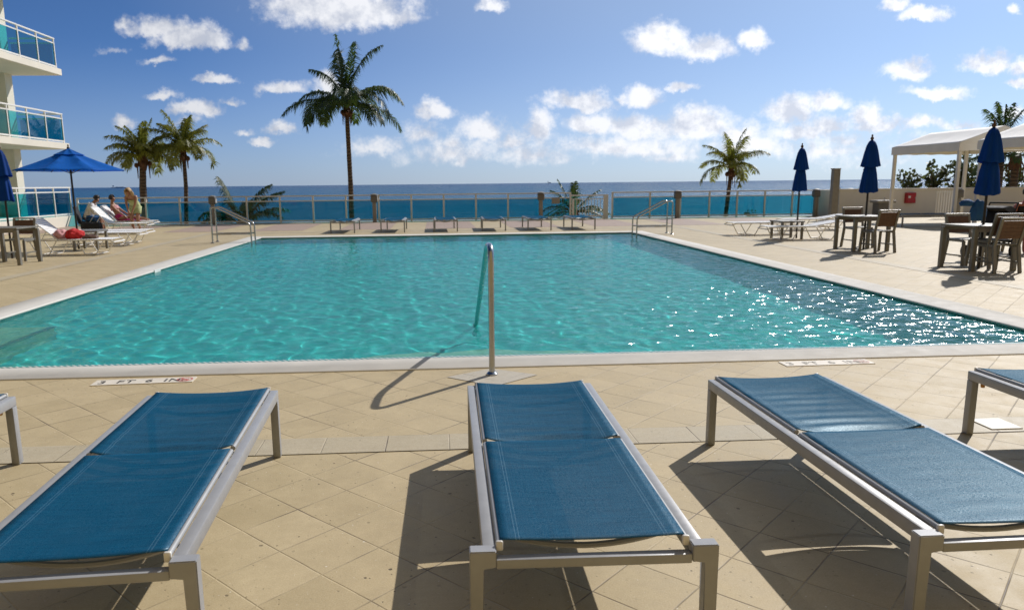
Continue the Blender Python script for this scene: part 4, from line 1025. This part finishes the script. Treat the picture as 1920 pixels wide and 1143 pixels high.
shrub('tall airy shrub right of the small one, between the canopy posts', 1752, 302, 33.5, 56, 4, 420)
shrub('dense dark shrub behind the right canopy post', 1800, 292, 34, 66, 6, 640)
shrub('bushy shrub beside the largest umbrella, above the white wall', 1838, 300, 34.5, 66, 8, 640)
shrub('broad dark shrub at the right edge above the white wall', 1905, 312, 34, 60, 10, 600)
shrub('small green bush seen through the glass near the right palm', 1409, 393, 33.2, 24, 12, 160, 'bush', 'small_bush', .05)

# ------------------------------------------------------------------ ships on the horizon
def ship(px, length, label):
    y = 9000; g = P(px, 342, y); t = thing('cargo_ship', label, 'ship', (g.x, y, -4.9), 0, 'ships on the horizon'); l = length
    MB().prism([(-l / 2, -8), (l * .42, -8), (l / 2, 0), (l * .42, 8), (-l / 2, 8)], 0, 7).build('hull', M['ship'], t)
    MB().box((-l * .36, 0, 20), (l * .10, 14, 12)).box((-l * .36, 0, 26), (l * .03, 6, 6)).build('bridge_house', M['ship'], t)
    MB().box((.06 * l, 0, 9), (l * .55, 13, 5)).build('cargo', M['ship'], t)
ship(1030, 45, 'tiny ship on the horizon left of the gate palm')
ship(222, 170, 'long faint ship on the horizon right of the open umbrella')

# ------------------------------------------------------------------ people
def ik(a, b, l1, l2, hint):
    a, b, hint = Vector(a), Vector(b), Vector(hint); d = b - a; L = min(d.length, (l1 + l2) * .995); u = d.normalized()
    x = (l1 * l1 - l2 * l2 + L * L) / (2 * L); h = math.sqrt(max(l1 * l1 - x * x, 1e-5))
    p = (hint - u * hint.dot(u)).normalized(); return a + u * x + p * h, a + u * L
def person(label, loc, rz, hip, lean, hands, feet, ehint, khint, skin, hair, long_hair, top, bottom, headlean=0.0, sleeves=False, legs=.42):
    t = thing('person', label, 'person', loc, rz)
    hip = Vector(hip); up = Vector((0, math.sin(lean), math.cos(lean))); fw = Vector((0, math.cos(lean), -math.sin(lean)))
    chest = hip + up * .36; sh = hip + up * .47; nk = hip + up * .56
    hl = lean + headlean; hu = Vector((0, math.sin(hl), math.cos(hl))); hf = Vector((0, math.cos(hl), -math.sin(hl)))
    h0 = nk + hu * .05 + hf * .015; h1 = h0 + hu * .075 + hf * .01; h2 = h0 + hu * .165
    V, E_, Rd = [], [], []
    def add(p, r, par=None):
        V.append(Vector(p)); Rd.append(r if isinstance(r, tuple) else (r, r)); i = len(V) - 1
        if par is not None: E_.append((par, i))
        return i
    i0 = add(hip, (.135, .105)); i1 = add(hip + up * .17, (.115, .09), i0); i2 = add(chest, (.14, .105), i1); i3 = add(nk - up * .02, .06, i2); i4 = add(h0, .052, i3); i5 = add(h1, (.078, .088), i4); i6 = add(h2, (.07, .078), i5)
    add(h1 + hf * .098 - hu * .005, .012, i5)
    for s, hd in zip((-1, 1), hands):
        S_ = sh + Vector((s * .175, 0, 0)); el, wr = ik(S_, hd, .28, .25, Vector(ehint) + Vector((s * .6, 0, 0)))
        a = add(S_, .058, i2); b = add(el, .042, a); c = add(wr, .029, b)
        dr = (wr - el).normalized(); sd = dr.cross(Vector((0, .3, 1))).normalized(); pm = add(wr + dr * .055, (.036, .02), c)
        for k in range(4):
            o_ = sd * (-.027 + .018 * k); ln = (.065, .078, .074, .058)[k]
            f1 = add(V[pm] + dr * .035 + o_, .0095, pm); f2 = add(V[f1] + dr * ln * .5 + Vector((0, 0, -.008)), .0085, f1); add(V[f2] + dr * ln * .45 + Vector((0, 0, -.018)), .0075, f2)
        th = add(V[pm] - sd * .04 + dr * .005, .011, pm); add(V[th] - sd * .012 + dr * .045, .009, th)
    lg = []
    for s, ft in zip((-1, 1), feet):
        H_ = hip + Vector((s * .095, 0, -.03)); kn, an = ik(H_, ft, legs, legs - .01, khint)
        a = add(H_, .088, i0); b = add(kn, .058, a); c = add(an, .038, b); add(an + Vector((0, .15, -.045)), .034, c); lg.append((H_, kn, an))
    me = bpy.data.meshes.new('body'); me.from_pydata([tuple(v) for v in V], E_, [])
    o = bpy.data.objects.new('body', me); COL.objects.link(o)
    md = o.modifiers.new('skin', 'SKIN'); md.use_smooth_shade = True
    for k, sv_ in enumerate(me.skin_vertices[0].data): sv_.radius = Rd[k]; sv_.use_root = (k == 0)
    s2 = o.modifiers.new('smooth', 'SUBSURF'); s2.levels = 1; s2.render_levels = 1
    bpy.context.view_layer.update()
    nm = bpy.data.meshes.new_from_object(o.evaluated_get(bpy.context.evaluated_depsgraph_get())); bpy.data.objects.remove(o); bpy.data.meshes.remove(me)
    nm.name = 'body'; nm.materials.clear(); nm.materials.append(skin)
    bo = bpy.data.objects.new('body', nm); COL.objects.link(bo); bo.parent = t
    for s in (-1, 1): MB().lathe([(.004, -.009), (.011, 0), (.004, .009)], 8, tuple(h1 + hf * .083 + hu * .03 + Vector((s * .032, 0, 0)))).build('eye', M['black'], t, True)
    # hair: a shell over the skull, open at the face
    mb = MB(); nu, nv = 14, 20; cen = h1 + hu * .05 - hf * .012
    X_ = Vector((1, 0, 0)); rows = []
    for i in range(nu + 1):
        th = PI * (.02 + (.62 if not long_hair else .66) * i / nu); row = []
        for j in range(nv + 1):
            ph = PI * (.36 + 1.28 * j / nv)           # leaves the face open
            d = hu * math.cos(th) + (hf * math.cos(ph) + X_ * math.sin(ph)) * math.sin(th)
            row.append(mb.bm.verts.new(cen + Vector((d.x * .100, d.y * .112, d.z * .118)) * (1 + .03 * math.sin(9 * ph) * math.sin(th))))
        rows.append(row)
    for i in range(nu):
        for j in range(nv): mb.bm.faces.new((rows[i][j], rows[i][j + 1], rows[i + 1][j + 1], rows[i + 1][j]))
    if long_hair:
        for s in (-1, 1): mb.tube([cen + X_ * s * .08 - hf * .02, cen + X_ * s * .10 - hu * .12 + hf * .01, cen + X_ * s * .085 - hu * .26 + hf * .03], [.045, .05, .02], 8)
        mb.tube([cen - hf * .08, cen - hf * .095 - hu * .14, cen - hf * .07 - hu * .28], [.07, .07, .03], 8)
    mb.build('hair', hair, t, True, solid=.012)
    if top:
        lo, hi, m_ = top; mb = MB(); n = 10; rings = []
        for i in range(n + 1):
            f = lo + (hi - lo) * i / n; c = hip + up * .5 * f
            w_ = .165 - .02 * math.sin(PI * f) + (.03 if f > .6 else 0) - (.05 * max(0, f - .85) / .15); d_ = .135 + .005 * math.sin(5 * f)
            rings.append([mb.bm.verts.new(c + X_ * w_ * math.cos(2 * PI * k / 24) + fw * d_ * math.sin(2 * PI * k / 24)) for k in range(24)])
        for i in range(n):
            for k in range(24): mb.bm.faces.new((rings[i][k], rings[i][(k + 1) % 24], rings[i + 1][(k + 1) % 24], rings[i + 1][k]))
        if sleeves:
            for s, hd in zip((-1, 1), hands):
                S_ = sh + Vector((s * .165, 0, 0)); el, wr = ik(S_, hd, .28, .25, Vector(ehint) + Vector((s * .6, 0, 0)))
                mb.tube([S_ - X_ * s * .05, S_, S_.lerp(el, .5), el, el.lerp(wr, .55)], [.085, .082, .072, .062, .052], 14, cap=False)
        mb.build('top', m_, t, True, solid=.006)
    if bottom:
        ln, m_ = bottom; mb = MB(); mb.tube([hip + up * .13, hip + up * .02, hip - up * .09], [.16, .168, .15], 20, cap=False, flat=.85)
        if ln > 0:
            for (H_, kn, an) in lg: mb.tube([H_ + Vector((0, 0, .04)), H_.lerp(kn, .5), H_.lerp(kn, ln)], [.105, .096, .086], 14, cap=False)
        mb.build('shorts' if ln > 0 else 'swimwear', m_, t, True, solid=.006)
    return t
g = P(163, 400, 26.0)
person('person in a white shirt and blue shorts sitting bent forward behind the umbrella pole', (g.x, 26.0, 0), R(-78), (0, 0, .50), .42, [(-.10, .46, .62), (.12, .46, .62)], [(-.12, .48, .06), (.12, .46, .06)], (0, -.3, -.6), (0, .5, 1), M['skin'], M['hair_dark'], False, (.02, 1.02, M['whitecloth']), (.95, M['bluecloth']), .25, True)
t = thing('folding_chair', 'dark fabric chair under the person in the white shirt', 'chair', (g.x - .02, 26.0, 0), R(-78))
MB().box((0, .03, .36), (.56, .52, .06), bevel=.02).build('seat', M['black'], t); MB().box((0, -.26, .62), (.54, .05, .55), Matrix.Rotation(R(12), 3, 'X'), .02).build('backrest', M['black'], t)
for sx in (-1, 1):
    for sy in (-1, 1): MB().bar((sx * .25, sy * .22 + .03, .34), (sx * .25, -sy * .2 + .03, 0), .025, .025).build('leg', M['bronze'], t)
g2 = P(196, 425, 25.2)
t = thing('beach_bag', 'black bag on the deck in front of the person in the white shirt', 'bag', (P(172, 425, 25.0).x, 25.0, 0))
MB().box((0, 0, .2), (.62, .3, .4), bevel=.08, seg=3).build('bag_body', M['black'], t, True, 50)
MB().tube([(-.15, 0, .38), (-.1, 0, .55), (.1, 0, .55), (.15, 0, .38)], .012, 6).build('strap', M['black'], t, True, 50)
g = P(222, 400, 26.9)
person('tanned person reclining on a white chaise with legs stretched out, dark hair', (g.x, 26.9, 0), R(-90), (0, .04, .46), -.42, [(-.22, .30, .52), (.22, .30, .52)], [(-.09, .86, .42), (.09, .86, .42)], (0, -.3, -.6), (0, .2, 1), M['skin'], M['hair_dark'], False, (.62, .85, M['pinkcloth']), (0, M['magenta']), .5)
g = P(258, 400, 26.2)
person('fair haired person in pale green standing and leaning forward by the chaises', (g.x, 25.95, 0), R(180), (0, -.12, .86), .72, [(-.03, .34, .62), (.05, .34, .62)], [(-.10, -.08, .06), (.10, -.08, .06)], (0, -.3, -.5), (0, .5, .2), M['skin'], M['hair_fair'], True, (-.15, .80, M['greencloth']), (.55, M['greencloth']), .25)
# folded towel and bits on the woman's chaise
tag(MB().grid(lambda u, v: (P(243, 405, 26.8).x - .25 + .6 * u, 26.62 + .5 * v, .385 + .035 * mnoise.noise((u * 4, v * 4, 2)) + .04 * math.sin(PI * u) * math.sin(PI * v)), 20, 16).build('beach_towel', M['magenta'], None, True, solid=.02), 'crumpled magenta towel on the chaise beside the reclining person', 'towel')
g = P(1914, 400, 14.6)
person('sunburnt person in a black top sitting at the right edge', (g.x + .06, 14.6, 0), R(165), (0, 0, .50), .12, [(-.16, .38, .66), (.16, .38, .66)], [(-.12, .46, .06), (.12, .46, .06)], (0, -.3, -.6), (0, .5, 1), M['skin_red'], M['hair_dark'], False, (.55, .90, M['black']), (0, M['black']), .1)
dup(c0, (g.x + .06, 14.56, 0), R(165), 'chair under the sunburnt person at the right edge')
def lump(name, mat, c, d, seed, label, cat, amp=.22):
    mb = MB(); bmesh.ops.create_icosphere(mb.bm, subdivisions=4, radius=.5)
    for v in mb.bm.verts:
        k = 1 + amp * mnoise.noise(v.co * 2.6 + Vector((seed, 0, 0))) + amp * .5 * mnoise.noise(v.co * 7 + Vector((0, seed, 0)))
        q = v.co * k; z = q.z
        v.co = Vector((q.x * d[0], q.y * d[1], max(q.z, -.36) * d[2]))
    return tag(mb.build(name, mat, None, True, loc=(c[0], c[1], c[2] + .36 * d[2])), label, cat)
ax = a.location.x
lump('red_bag', M['redcloth'], (ax + .02, 17.72, .358), (.42, .36, .26), 1, 'bright red cloth bundle on the chaise beside the left table', 'bag')
lump('pink_towel', M['pinkcloth'], (ax - .24, 17.66, .37), (.30, .36, .24), 5, 'pink towel bundle beside the red one on the chaise', 'towel')
lump('brown_towel', M['slat'], (ax + .38, 17.72, .358), (.36, .34, .10), 9, 'flat brown towel beside the red bundle on the chaise', 'towel')
# stroller behind the right table
g = P(1846, 400, 14.0)
t = thing('baby_stroller', 'black baby stroller with a dark hood behind the largest umbrella', 'stroller', (g.x + .16, 14.0, 0), R(-62))
mb = MB()
mb.grid(lambda u, v: (-.24 + .48 * v, .12 + .36 * math.cos(PI * (.08 + .60 * u)), .66 + .30 * math.sin(PI * (.08 + .60 * u))), 14, 6); mb.build('hood', M['black'], t, True, solid=.02)
for sx in (-1, 1): MB().poly([(sx * .24, .12 + .36 * math.cos(PI * (.08 + .60 * k / 14)), .66 + .30 * math.sin(PI * (.08 + .60 * k / 14))) for k in range(15)]).build('hood_side', M['black'], t, solid=.015)
MB().box((0, .0, .45), (.42, .40, .08), bevel=.02).box((0, .18, .66), (.42, .06, .42), Matrix.Rotation(R(-15), 3, 'X'), .02).build('seat', M['black'], t, True, 50)
for sx in (-1, 1):
    MB().tube([(sx * .25, .42, 1.02), (sx * .25, .1, .55), (sx * .25, -.36, .12)], .014, 8).build('frame_tube', M['bronze'], t, True, 50)
    MB().tube([(sx * .25, -.10, .60), (sx * .25, .34, .12)], .014, 8).build('frame_tube', M['bronze'], t, True, 50)
    for y in (-.36, .34):
        w_ = MB().tube([(sx * .27 - .02, y, .11), (sx * .27 + .02, y, .11)], .11, 20).build('wheel', M['black'], t, True, 50)
MB().tube([(-.25, .42, 1.02), (.25, .42, 1.02)], .016, 8).build('push_handle', M['black'], t, True, 50)
lump('blue_bag', M['bluecloth'], (P(1826, 380, 13.9).x, 13.75, .70), (.30, .22, .46), 12, 'blue bag hanging beside the black stroller', 'bag')
lump('blue_float', M['bluecloth'], (P(1811, 380, 13.9).x - .05, 13.8, .98), (.26, .16, .15), 15, 'rounded blue cloth bundle hanging left of the stroller', 'towel')
